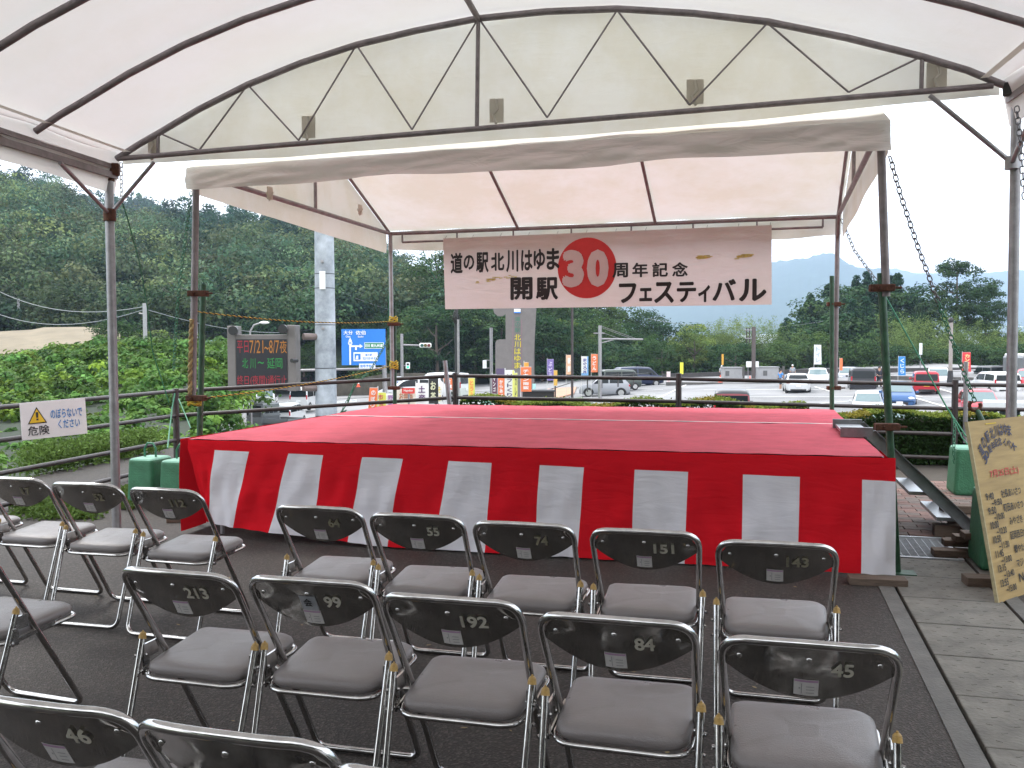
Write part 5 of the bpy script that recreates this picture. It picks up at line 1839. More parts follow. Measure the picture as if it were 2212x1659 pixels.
# ---- blue direction sign
SD = 46.0
tl, tr, bl_, br = D(737, 711, SD), D(832, 710, SD), D(738, 789, SD), D(834, 789, SD)
g = D(833, 745, SD + .3); g.z = lotz(g.x)
rsn = thing('direction_sign', 'blue road direction sign with white arrows and a green route panel', 'road sign', g)
c = (tl + tr + bl_ + br) / 4 - g
w, h = (tr - tl).length, (tl - bl_).length
BLU = mat('road_sign_blue', (.02, .19, .62), .4, 0, .04)
SW = mat('road_sign_white', (.8, .82, .84), .4)
MB().box(c + Vector((0, .03, 0)), (w, .04, h)).build('panel', BLU, rsn)
def sp_(px, py, o=.004): return D(px, py, SD) - g + Vector((0, -.0 - o, 0))
def sr(xa, ya, xb, yb, m_, nm, o=.006):
    a, cc_ = sp_(xa, ya, o), sp_(xb, yb, o)
    return MB().box((a + cc_) / 2, (abs(cc_.x - a.x), .004, abs(a.z - cc_.z))).build(nm, m_, rsn)
def stx(s, xa, ya, xb, yb, m_=None, bold=.02, o=.014):
    a, cc_ = sp_(xa, ya, o), sp_(xb, yb, o)
    lettering(s, rsn, (a + cc_) / 2, (1, 0, 0), (0, 0, 1), cc_.x - a.x, a.z - cc_.z, m_ or SW, bold)
stx('大分', 742, 714, 762, 723); stx('佐伯', 768, 714, 790, 723); stx('Oita', 747, 725, 757, 729); stx('Saiki', 773, 725, 785, 729)
sr(754.5, 745, 758.5, 788, SW, 'arrow_shaft'); sr(758, 746, 778, 749.5, SW, 'arrow_branch'); sr(767, 749, 771, 756, SW, 'arrow_stub')
for tri in (((756.5, 729), (752.5, 737), (760.5, 737)), ((784, 748), (777, 743), (777, 752))):
    MB().add([sp_(a, b_, .008) for a, b_ in tri], [(0, 1, 2)]).build('arrow_head', SW, rsn)
cc2 = sp_(756.5, 741, .009)
MB().add([cc2 + Vector((.11 * math.cos(i * .524), 0, .11 * math.sin(i * .524))) for i in range(12)], [tuple(range(12))]).build('route_badge', SW, rsn)
stx('10', 753.8, 738.5, 759.2, 743.5, BLU, .03)
GRN = mat('route_panel_green', (.01, .22, .10), .4)
sr(787, 740, 829, 753, SW, 'route_panel_border', .008); sr(788, 741, 828, 752, GRN, 'route_panel', .012)
stx('E10', 789.5, 743.5, 799, 750, None, .03, .018); stx('東九州道', 801, 743, 827, 750, None, .03, .018)
sr(763.5, 761, 816, 780, SW, 'station_panel', .008); sr(766, 764, 779, 777, BLU, 'station_pictogram', .012)
MB().add([sp_(768, 776, .016), sp_(770, 768, .016), sp_(774, 768, .016), sp_(774, 776, .016)], [(0, 1, 2, 3)]).build('pictogram_shape', SW, rsn)
stx('道の駅', 789, 764, 804, 769, BLU, .02); stx('北川はゆま', 783, 771, 812, 777, BLU, .02)
sr(776, 785.5, 811, 796, SW, 'notice_panel', .03); stx('信号予告灯', 778, 787.5, 809, 794, BLU, .02, .04)
MB().tube([D(828, 730, SD + .3) - g, Vector((D(833, 745, SD + .3).x - g.x, 0, 0))], .12, 12).build('post', GALV, rsn)
MB().tube([D(645, 800, SD + .3) - g, D(833, 796, SD + .3) - g], .06, 8).build('cross_arm', GALV, rsn)
MB().tube([D(770, 798, SD + .3) - g, D(828, 760, SD + .3) - g], .03, 6).build('stay', GALV, rsn)

# ---- traffic signals and small poles
def pole_thing(name, label, cat, px, topy, D_, r_, m_, base_extra=0):
    g = D(px, 745, D_); g.z = lotz(g.x)
    t = thing(name, label, cat, g)
    MB().tube([(0, 0, 0), (0, 0, D(px, topy, D_).z - g.z)], r_, 10).build('pole', m_, t)
    return t, g
ts_, g = pole_thing('traffic_signal', 'grey traffic signal pole with a horizontal three lamp head on a long arm', 'traffic signal', 868, 721, 60, .10, GALV)
MB().tube([D(868, 745, 60) - g, D(908, 746, 60) - g], .05, 8).build('arm', GALV, ts_)
MB().box(D(919, 746, 60) - g, (.78, .22, .30), bev=.08).build('signal_head', WHITEM, ts_)
for i, cc_ in enumerate(((.02, .1, .08), (.12, .09, .02), (.14, .02, .02))):
    MB().tube([D(911.5 + 7.5 * i, 746, 59.8) - g, D(911.5 + 7.5 * i, 746, 59.75) - g], .105, 12).build('signal_lens', mat('lens%d' % i, cc_, .3), ts_)
MB().box(D(881, 790, 60) - g, (.26, .2, .42), bev=.03).build('pedestrian_signal', WHITEM, ts_)
MB().box(D(881, 787, 59.9) - g, (.15, .02, .13)).build('pedestrian_lens', BLACKM, ts_)
MB().box(D(881, 793, 59.9) - g, (.15, .02, .13)).build('pedestrian_lens', mat('green_walk_lens', (.02, .35, .2), .3, emit=(.05, .8, .5, .5)), ts_)
MB().tube([D(868, 790, 60) - g, D(880, 790, 60) - g], .03, 6).build('bracket', GALV, ts_)
t, g = pole_thing('sign_pole', 'grey pole with a small white box sign left of the grey pylon', 'pole', 1061, 708, 52, .09, GALV)
MB().box(D(1047, 787, 52) - g, (.22, .1, .46), bev=.02).build('box_sign', SW, t)
for yy in (778, 795):
    MB().tube([D(1047, yy, 52) - g, D(1061, yy, 52) - g], .02, 6).build('bracket', GALV, t)
t, g = pole_thing('cable_pole', 'dark pole with bundled cables on top, under the left end of the banner', 'pole', 986, 665, 22, .045, mat('dark_pole', (.03, .032, .035), .5))
MB().tube([D(989.5, 690, 21.9) - g, D(990.5, 850, 21.9) - g], .03, 8).build('conduit', GALV, t)
b = MB()
for i in range(7):
    p = D(985 + random.uniform(-5, 8), 672 + random.uniform(-4, 14), 21.9) - g
    b.tube([p, p + Vector((random.uniform(-.1, .1), 0, random.uniform(-.1, .1))), p + Vector((random.uniform(-.1, .1), 0, -.2))], .012, 5)
b.build('cable_bundle', BLACKM, t)
t, g = pole_thing('lamp_post', 'slim dark lamp post right of the grey pylon', 'pole', 1236, 640, 50, .07, mat('dark_brown_post', (.05, .04, .04), .5))
t, g = pole_thing('utility_pole', 'grey pole with a long side arm held by stays, right of the slim post', 'pole', 1296, 703, 66, .13, GALV)
MB().tube([D(1296, 732, 66) - g, D(1389, 733, 66) - g], .06, 8).build('arm', GALV, t)
MB().tube([D(1282, 720, 66) - g, D(1306, 720, 66) - g], .04, 8).build('cross_arm', GALV, t)
MB().tube([D(1298, 741, 66) - g, D(1325, 734, 66) - g], .04, 8).build('brace', GALV, t)
for yy, xx in ((704, 1375), (707, 1365), (717, 1340)):
    MB().tube([D(1298, yy, 66) - g, D(xx, 732, 66) - g], .014, 5).build('stay', GALV, t)
t, g = pole_thing('radio_mast', 'dark brown pole with a square lattice frame above the grey cabinets', 'pole', 1628, 706, 82, .18, mat('brown_mast', (.09, .07, .065), .6))
for yy in (713, 731):
    MB().tube([D(1609, yy, 82) - g, D(1632, yy, 82) - g], .06, 6).build('frame_bar', GALV, t)
for xx in (1613, 1619, 1625):
    MB().tube([D(xx, 708, 82) - g, D(xx, 741, 82) - g], .05, 6).build('lattice_bar', BROWNPIPE, t)
t, g = pole_thing('flood_light_pole', 'tall pale pole on a dark foot standing among the parked cars on the right', 'pole', 2054, 693, 62, .12, mat('pale_mast', (.3, .27, .25), .6))
MB().tube([(0, 0, 0), (0, 0, 1.1)], .25, 10, r2=.15).build('foot', BLACKM, t)
MB().sphere(D(2054, 692, 62) - g, .2, 8).build('lamp_head', BLACKM, t)
for i, (px, ty, dd, lb_) in enumerate(((314, 655, 66, 'pale concrete utility pole behind the kudzu left of the stage'), (424, 698, 88, 'short pale utility pole at the foot of the wooded hill'), (42, 645, 110, 'grey utility pole in front of the wooded hill near the left edge'))):
    g = D(px, 745, dd); g.z = D(px, 800, dd).z
    t = thing('utility_pole', lb_, 'pole', g)
    MB().tube([(0, 0, 0), (0, 0, D(px, ty, dd).z - g.z)], .15, 8).build('pole', mat('concrete_pole', (.33, .33, .34), .7), t)
    MB().tube([D(px - 14 + i * 4, ty + 22, dd) - g, D(px + 3, ty + 24, dd) - g], .05, 6).build('cross_arm', GALV, t)
WIRE = mat('grey_wire', (.22, .24, .25), .6)
for i, (a, c) in enumerate((((-20, 620, 90), (314, 662, 66)), ((-20, 672, 90), (314, 668, 66)), ((314, 668, 66), (700, 705, 120)), ((380, 620, 120), (700, 612, 120)), ((700, 612, 120), (1000, 690, 120)), ((1400, 688, 118), (1800, 690, 118)))):
    rope('overhead_wire', ['upper overhead wire crossing the hill at the far left', 'lower overhead wire crossing the hill at the far left', 'overhead wire between the pale utility pole and the grey pole', 'thin overhead wire high across the dark cedar wood', 'thin overhead wire right of the big grey pole', 'thin overhead wire below the banner across the blue mountain'][i], catpts(D(*a), D(*c), 1.2, 12), .03, WIRE, cat='wire')

# ---- stone pylon of the roadside station
pd = 48.
g = L(1112, 868); g = D(1112, 745, pd); g.z = lotz(g.x)
py_ = thing('station_pylon', 'tall grey stone pylon with vertical yellow lettering and a cut out left side', 'monument', g)
PYM = mat('pylon_grey_stone', (.165, .15, .145), .7, 0, .12, 3, bump=.1)
PYD = mat('pylon_side_stone', (.10, .095, .09), .7, 0, .2, 3, bump=.3)
def ppoly(pts, d0, th, m_, nm):
    poly = [(D(x, y, pd).x - g.x, D(x, y, pd).z - g.z) for x, y in pts]
    return MB().prism(poly[::-1], th, Matrix.Translation((0, d0 + th / 2, 0))).build(nm, m_, py_)
ppoly([(1091, 560), (1160, 560), (1160, 640), (1144, 772) if False else (1153, 770), (1155, 900), (1070, 900), (1070, 741), (1073, 735), (1080, 733), (1092, 733), (1092, 680), (1091, 600)], 0, .8, PYM, 'shaft')
ppoly([(1148, 600), (1156, 640), (1156, 800), (1160, 900), (1150, 900), (1148, 740)], .78, .5, PYD, 'side_face')
MB().tube([D(1081, 668, pd) - g, D(1081, 668, pd + .8) - g], .37, 24).build('round_boss', PYM, py_)
ppoly([(1093, 560), (1120, 560), (1120, 700), (1094, 690)], -.01, .02, PYM, 'face_slab')
for x in (1108, 1127):
    ppoly([(x - .4, 690), (x + .4, 690), (x + .4, 890), (x - .4, 890)], -.012, .02, mat('pylon_pink_line', (.3, .15, .2), .7), 'inlay_line')
def pyt(s, xa, ya, xb, yb, m_):
    a, cc_ = D(xa, ya, pd - .02) - g, D(xb, yb, pd - .02) - g
    lettering(s, py_, (a + cc_) / 2, (1, 0, 0), (0, 0, 1), cc_.x - a.x, a.z - cc_.z, m_, .01)
PYY = mat('pylon_yellow_letter', (.62, .50, .03), .5)
PYG = mat('pylon_green_letter', (.07, .17, .12), .6)
for i, ch in enumerate('北川はゆま'):
    pyt(ch, 1111, 722 + i * 15.2, 1125, 735 + i * 15.2, PYY)
for i, ch in enumerate('道の駅'):
    pyt(ch, 1112, 684 + i * 12, 1124, 694 + i * 12, PYG)
MB().box(D(1117.5, 671, pd - .05) - g, (.34, .06, .18)).build('emblem_panel', SW, py_)
MB().box(D(1117.5, 675, pd - .09) - g, (.34, .02, .06)).build('emblem_panel', BLU, py_)
ppoly([(1072, 808 - 12), (1093, 796), (1093, 835), (1072, 835)], -.03, .03, mat('violet_sheet', (.11, .08, .15), .7), 'violet_sheet')

# ---- retaining wall beyond the road
b = MB()
wp = [(640, 828, 100), (760, 820, 98), (830, 808, 95), (900, 806, 92), (990, 812, 90)]
for (a, c) in zip(wp[:-1], wp[1:]):
    p, q = D(a[0], a[1], a[2]), D(c[0], c[1], c[2])
    b.add([Vector((p.x, p.y, lotz(p.x) - .3)), Vector((q.x, q.y, lotz(q.x) - .3)), q, p, p + Vector((0, .5, 0)), q + Vector((0, .5, 0))], [(0, 1, 2, 3), (3, 2, 5, 4)])
tag(b.build('retaining_wall', WALLM), 'mossy brown retaining wall along the far side of the left road', 'wall')

# ---- grey cabinets, white board, guardrails, container
def cab(x0, y0, x1, y1, dd, label, wx):
    a, c = D(x0, y0, dd), D(x1, y1, dd)
    g = Vector(((a.x + c.x) / 2, dd + .6, min(a.z, c.z)))
    t = thing('electric_cabinet', label, 'cabinet', g, 0, 'grey cabinets beyond the car park')
    w, h = c.x - a.x, a.z - c.z
    CB = mat('cabinet_grey_paint', (.36, .36, .37), .5, .1, .08, 3)
    MB().box((0, 0, h / 2 - .04), (w * .96, 1.2, h - .1), bev=.02).build('body', CB, t)
    MB().box((0, 0, h - .06), (w * 1.02, 1.35, .1), bev=.02).build('roof', mat('cabinet_roof', (.25, .25, .26), .5), t)
    for s in (-.12, .25):
        MB().box((w * s, -.61, h * .45), (w * .34, .02, h * .72), bev=.004).build('door', CB, t)
    v = MB().box((w * wx, -.63, h * .62), (w * .2, .02, h * .3)).build('vent', mat('vent_grey', (.12, .12, .12), .6), t)
    return t
cab(1563, 793, 1604, 829, 84, 'left grey electric cabinet beyond the car park', -.30)
cab(1640, 792, 1683, 829, 83.5, 'right grey electric cabinet beyond the car park', -.2)
for i, (xx, lb_) in enumerate(((1606, 'pale bollard post beside the left grey cabinet'), (1692, 'pale bollard post beside the right grey cabinet'))):
    p = D(xx, 829, 83); t = thing('post', lb_, 'post', p)
    MB().tube([(0, 0, 0), (0, 0, 1.6)], .1, 8).build('shaft', CONC, t)
g = D(1625, 829, 82)
t = thing('white_board', 'blank white board on two thin legs between the grey cabinets', 'sign board', g)
MB().box(D(1625.5, 787, 82) - g, (1.12, .06, .52), bev=.03).build('board', WHITEM, t)
for xx in (1616, 1633):
    MB().tube([D(xx, 788, 82.1) - g, D(xx, 829, 82.1) - g], .035, 6).build('leg', GALV, t)
def guard(name, label, pts, m_, zoff, nr=1, hh=.7, post_every=3., bw=.3, cat='guardrail'):
    P = [Vector(p) for p in pts]
    base = P[0].copy()
    t = thing(name, label, cat, base)
    for k in range(nr):
        b = MB()
        for p, q in zip(P[:-1], P[1:]):
            c = (p + q) / 2
            d = q - p
            rot = d.normalized().to_track_quat('X', 'Z').to_matrix()
            b.box(c - base + up * (zoff - k * (bw + .12)), (d.length, .05, bw * .45), rot=rot)
            b.box(c - base + up * (zoff - k * (bw + .12) + bw * .3), (d.length, .09, bw * .25), rot=rot)
            b.box(c - base + up * (zoff - k * (bw + .12) - bw * .3), (d.length, .09, bw * .25), rot=rot)
        b.build('rail', m_, t)
    for p, q in zip(P[:-1], P[1:]):
        n = max(1, int((q - p).length / post_every))
        for i in range(n):
            s = p.lerp(q, i / n) - base
            MB().tube([s, s + up * (zoff + .1)], .05, 6).build('post', m_, t)
    return t
def lotp(px, py):
    p = L(px, py); return Vector((p.x, p.y, lotz(p.x)))
DKG = mat('dark_bronze_guardrail', (.06, .055, .055), .45, .2, .2, 3)
def gp(px, py, dd): 
    p = D(px, py, dd); return Vector((p.x, p.y, p.z - .8))
guard('guardrail', 'dark double guardrail along the road beyond the car park', [gp(1430, 812, 90), gp(1560, 808, 88), gp(1750, 802, 86), gp(1950, 800, 84), gp(2100, 799, 82), gp(2260, 799, 80)], DKG, .8, 1, bw=.5)
WG = mat('white_guardrail_paint', (.68, .70, .72), .5, 0, .1, 4)
guard('guardrail', 'white guardrail beside the left road below the kudzu', [L(455, 955), L(494, 915), L(535, 878), L(560, 852)], WG, .75, 1, bw=.35)
guard('guardrail', 'low white barrier behind the small grey truck on the left road', [L(696, 893), L(770, 884)], WG, .7, 1, bw=.2)
guard('handrail', 'thin dark handrail on the grass bank right of the grey pylon', [D(1160, 850, 56) - up * .9, D(1235, 826, 62) - up * .9, D(1300, 812, 68) - up * .9, D(1400, 806, 74) - up * .9], DKG, .9, 1, bw=.05, post_every=2.2, cat='railing')
g = L(1163, 905); g = D(1163, 745, 30); g.z = lotz(g.x)
t = thing('black_container', 'black ribbed container behind the stage right of the grey pylon', 'container', g)
a, c = D(1129, 846, 30), D(1197, 846, 30)
hh = a.z - g.z
MB().box((0, .3, hh / 2), (c.x - a.x, .7, hh), bev=.02).build('body', BLACKM, t)
for i in range(9):
    MB().box(((i - 4) * (c.x - a.x) / 9, -.07, hh * .55), (.03, .03, hh * .7)).build('rib', BLACKM, t)
MB().box((0, .3, hh + .02), ((c.x - a.x) * 1.03, .76, .05)).build('lid', mat('dark_grey_plastic', (.04, .04, .045), .5), t)

# ---- nobori flags
def flag(x0, y0, x1, y1, dd, label, col, text=None, tcol=None, stripe=None, lean=0., gy=None, name='advertising_flag'):
    g = D(x0, 745, dd); g.z = lotz(g.x)
    t = thing(name, label, 'flag', g, 0, 'upright advertising flags')
    a, c = D(x0, y0, dd) - g, D(x1, y1, dd) - g
    pm_ = mat('flag_pole', (.55, .55, .55), .5)
    MB().tube([(0, .03, 0), (a.x, .03, a.z + .06)], .016, 6).build('pole', pm_, t)
    MB().tube([(a.x, .03, a.z), (c.x, .03, a.z)], .01, 5).build('top_rod', pm_, t)
    ph = random.uniform(0, 6)
    am = abs(c.x - a.x) * .10
    k0 = 'flag_%.2f_%.2f_%.2f' % tuple(col)
    mats = [mat(k0, col, .8, 0, .06, 4)]
    if stripe: mats.append(mat('flag_%.2f_%.2f_%.2f' % tuple(stripe), stripe, .8, 0, .06, 4))
    b = MB()
    def fn(u, v):
        return Vector((a.x + (c.x - a.x) * u + lean * v * (c.x - a.x), am * math.sin(u * 5 + v * 3 + ph) * u, a.z + (c.z - a.z) * v))
    b.grid(fn, 10, 16, mfn=lambda u, v: 1 if (stripe and (u > .82 or v > .86)) else 0)
    b.build('cloth', mats, t)
    if text:
        n = len(text)
        for i, ch in enumerate(text):
            v = .08 + .84 * (i + .5) / n
            ctr = fn(.48, v); ctr.y = -am * 1.3 - .01
            lettering(ch, t, ctr, (1, 0, 0), (0, 0, 1), abs(c.x - a.x) * .55, abs(a.z - c.z) * .84 / n * .8, mat('flagink_%.2f_%.2f_%.2f' % tuple(tcol), tcol, .7), .03)
    return t
PUR, ORG, WHT, YLW, REDC, BLC = (.22, .16, .42), (.75, .20, .08), (.75, .74, .72), (.72, .58, .12), (.65, .05, .06), (.05, .25, .6)
flag(1182, 776, 1196, 822, 60, 'violet flag with white writing right of the grey pylon', PUR, 'ぶどう', (.7, .6, .8))
flag(1196, 800, 1204, 833, 62, 'small amber flag beside the violet flag', (.7, .4, .1))
flag(1223, 767, 1236, 809, 66, 'orange and white flag left of the slim lamp post', (.75, .45, .3), '新鮮', WHT)
flag(1256, 770, 1271, 811, 68, 'white flag with blue writing and a blue lower edge', WHT, 'まぐろ丼', (.1, .1, .3), (.2, .4, .7))
flag(1277, 765, 1291, 804, 70, 'orange flag beside the grey signal pole', ORG, 'うどん', WHT)
flag(1125, 793, 1148, 846, 28, 'orange flag with white writing in front of the grey pylon', ORG, 'チキン南蛮', WHT)
flag(1132, 783, 1142, 796, 34, 'tiny amber flag showing above the orange flag at the pylon', (.75, .35, .06))
flag(1091, 800, 1111, 885, 25, 'tall white flag with black brush writing in front of the pylon', WHT, 'ソフトくりーむ', (.08, .06, .12), (.7, .7, .2))
flag(1076, 814, 1090, 885, 27, 'orange flag left of the tall white brush writing flag', ORG, 'からあげ定食', WHT)
flag(1111, 806, 1118, 885, 26, 'narrow yellow flag right of the tall white brush writing flag', (.6, .6, .15), 'カレー', (.1, .1, .1))
flag(1063, 809, 1073, 850, 34, 'dark purple brown flag with white kana beside the orange flag', (.12, .05, .08), 'マンゴ', WHT)
flag(1012, 817, 1026, 862, 36, 'bright yellow flag with orange writing under the banner', YLW, 'とうふ', ORG, (.5, .6, .15))
flag(958, 817, 976, 842, 34, 'orange flag blown to a point beside the leaning pale pipe', ORG, '営業', WHT, lean=.4)
flag(944, 830, 955, 872, 33, 'white and yellow flag next to the black flag', WHT, 'そば', YLW)
flag(926, 817, 947, 872, 32, 'black flag with cream leaf like writing', (.03, .03, .03), 'お茶', (.6, .6, .4))
flag(898, 828, 926, 872, 31, 'white flag with dark purple grape drawing writing', (.78, .77, .76), '土産', (.10, .04, .12))
flag(812, 848, 834, 880, 31, 'yellow green flag at the left end of the flags', (.65, .68, .12), '市場', (.5, .1, .1))
flag(833, 850, 856, 880, 31.5, 'white flag with purple patches left of the food stall sheet', WHT, '野菜', (.3, .15, .35))
flag(816, 838, 799, 885, 30, 'orange pointed flag leaning left behind the stage edge', (.8, .2, .08), 'のぼり', WHT, lean=.2)
flag(1759, 745, 1774, 787, 76, 'white flag with a green top band beside the tiger clamp pole', (.7, .74, .74), 'トイレ', (.4, .45, .5), None)
flag(1941, 770, 1956, 811, 68, 'blue flag with white writing behind the blue hatchback', BLC, 'くじら', (.7, .8, .9))
flag(2079, 761, 2097, 803, 62, 'red flag with pale writing on the right of the car park', REDC, 'カンパチ', (.8, .7, .3))
flag(1814, 774, 1820, 800, 80, 'narrow orange flag behind the white front facing cars', ORG)
flag(1448, 803, 1440, 826, 84, 'small white red flag beyond the dark blue minivan', (.75, .6, .6))
def plate(x0, y0, x1, y1, dd, label, col, name='signboard', text=None, tcol=(.1, .1, .1)):
    g = D((x0 + x1) / 2, 745, dd); g.z = lotz(g.x)
    t = thing(name, label, 'sign', g)
    a, c = D(x0, y0, dd) - g, D(x1, y1, dd) - g
    MB().box((a + c) / 2, (c.x - a.x, .04, a.z - c.z)).build('board', mat('plate_%.2f_%.2f_%.2f' % tuple(col), col, .6), t)
    MB().tube([(0, .04, 0), (0, .04, a.z - .05)], .04, 6).build('post', GALV, t)
    if text:
        lettering(text, t, (a + c) / 2 + Vector((0, -.03, 0)), (1, 0, 0), (0, 0, 1), (c.x - a.x) * .7, (a.z - c.z) * .5, mat('platei_%.2f_%.2f_%.2f' % tuple(tcol), tcol, .7), .02)
    return t
plate(856, 838, 898, 875, 30.5, 'cream food stall sheet with a red name panel behind the flags', (.72, .66, .55), 'stall_sheet', 'お弁当', (.5, .2, .1))
plate(868, 838, 896, 850, 30.2, 'red name panel on the cream stall sheet', (.65, .06, .05), 'name_panel', 'Hagodon', (.8, .75, .7))
plate(1031, 860, 1068, 880, 24, 'white signboard with green printing behind the stage hedge', (.74, .76, .74), 'signboard', '直売所', (.1, .4, .3))
plate(1150, 829, 1157, 846, 44, 'tiny cyan signboard right of the orange flag', (.35, .6, .6))
plate(849, 813, 867, 852, 58, 'white arrow signboard beside the traffic signal pole', (.72, .75, .8), 'arrow_sign', '→', (.1, .2, .5))
plate(1986, 741, 1992, 766, 84, 'narrow white signboard on a thin post before the bamboo', (.7, .72, .75))
plate(1469, 783, 1476, 808, 84, 'narrow yellow signboard beyond the car park centre', (.75, .75, .05))
plate(1559, 765, 1563, 788, 86, 'narrow amber signboard above the left grey cabinet', (.7, .35, .04))
plate(2186, 752, 2191, 775, 84, 'narrow amber signboard just right of the big tent post', (.75, .42, .04))
plate(454 + 1, 796, 461, 815, 60, 'tiny white signboard among the roadside weeds left of the message board', (.7, .65, .65))

# ================================================================== CARS
GLS = mat('car_glass', (.012, .016, .018), .1, 0, .1, 2, spec=.25)
GLSL = mat('windscreen_glass', (.14, .20, .21), .08, 0, .1, 2, spec=.5)
TYR = mat('tyre_rubber', (.018, .018, .018), .85)
RIM = mat('alloy_rim', (.5, .5, .5), .3, .8)
TRIM = mat('dark_trim', (.02, .02, .022), .5)
HL = mat('headlamp', (.7, .72, .74), .1, .2)
TLR = mat('tail_lamp', (.45, .02, .03), .2)
PLW, PLY_ = mat('plate_white', (.75, .76, .76), .5), mat('plate_yellow', (.75, .5, .03), .5)
def paint(nm, col):
    return mat('car_paint_' + nm, col, .3, .15, .04, 2, coat=.35)
PAINTS = dict(silver=paint('silver', (.30, .31, .34)), white=paint('white', (.60, .61, .62)), red=paint('red', (.42, .015, .03)), blue=paint('blue', (.03, .10, .26)), navy=paint('navy', (.012, .02, .06)), olive=paint('olive', (.05, .065, .055)), black=paint('black', (.015, .015, .02)), maroon=paint('maroon', (.16, .012, .02)), grey=paint('grey', (.16, .17, .18)))
# stations: t, z belt, z roof, half width factor at belt, at roof
PROF = {
    'hatch': [(0, .46, .47, .80, .80), (.015, .60, .61, .93, .90), (.05, .64, .70, .97, .85), (.15, .65, .955, 1, .72), (.35, .645, 1.0, 1, .74), (.55, .635, .985, 1, .73), (.62, .63, .93, 1, .73), (.80, .62, .635, .98, .90), (.93, .55, .56, .95, .88), (.985, .46, .47, .86, .80), (1, .36, .37, .80, .76)],
    'suv': [(0, .46, .47, .84, .82), (.012, .62, .63, .94, .90), (.04, .66, .72, .97, .84), (.12, .665, .95, 1, .74), (.35, .66, 1.0, 1, .76), (.56, .65, .985, 1, .75), (.62, .64, .94, 1, .75), (.76, .635, .65, .98, .92), (.93, .59, .60, .95, .90), (.985, .50, .51, .88, .82), (1, .36, .37, .82, .78)],
    'van': [(0, .46, .47, .88, .84), (.008, .57, .60, .95, .90), (.03, .585, .90, 1, .84), (.08, .585, .97, 1, .82), (.4, .58, 1.0, 1, .82), (.68, .575, .975, 1, .80), (.73, .57, .92, 1, .80), (.87, .565, .58, .98, .92), (.96, .52, .53, .94, .88), (.99, .44, .45, .88, .84), (1, .34, .35, .84, .80)],
    'box': [(0, .46, .47, .92, .88), (.006, .55, .58, .96, .92), (.02, .56, .93, 1, .90), (.05, .56, .99, 1, .89), (.5, .56, 1.0, 1, .89), (.80, .555, .975, 1, .88), (.84, .55, .90, 1, .88), (.92, .55, .565, .98, .94), (.985, .50, .51, .95, .9), (.995, .42, .43, .9, .86), (1, .34, .35, .86, .82)],
}
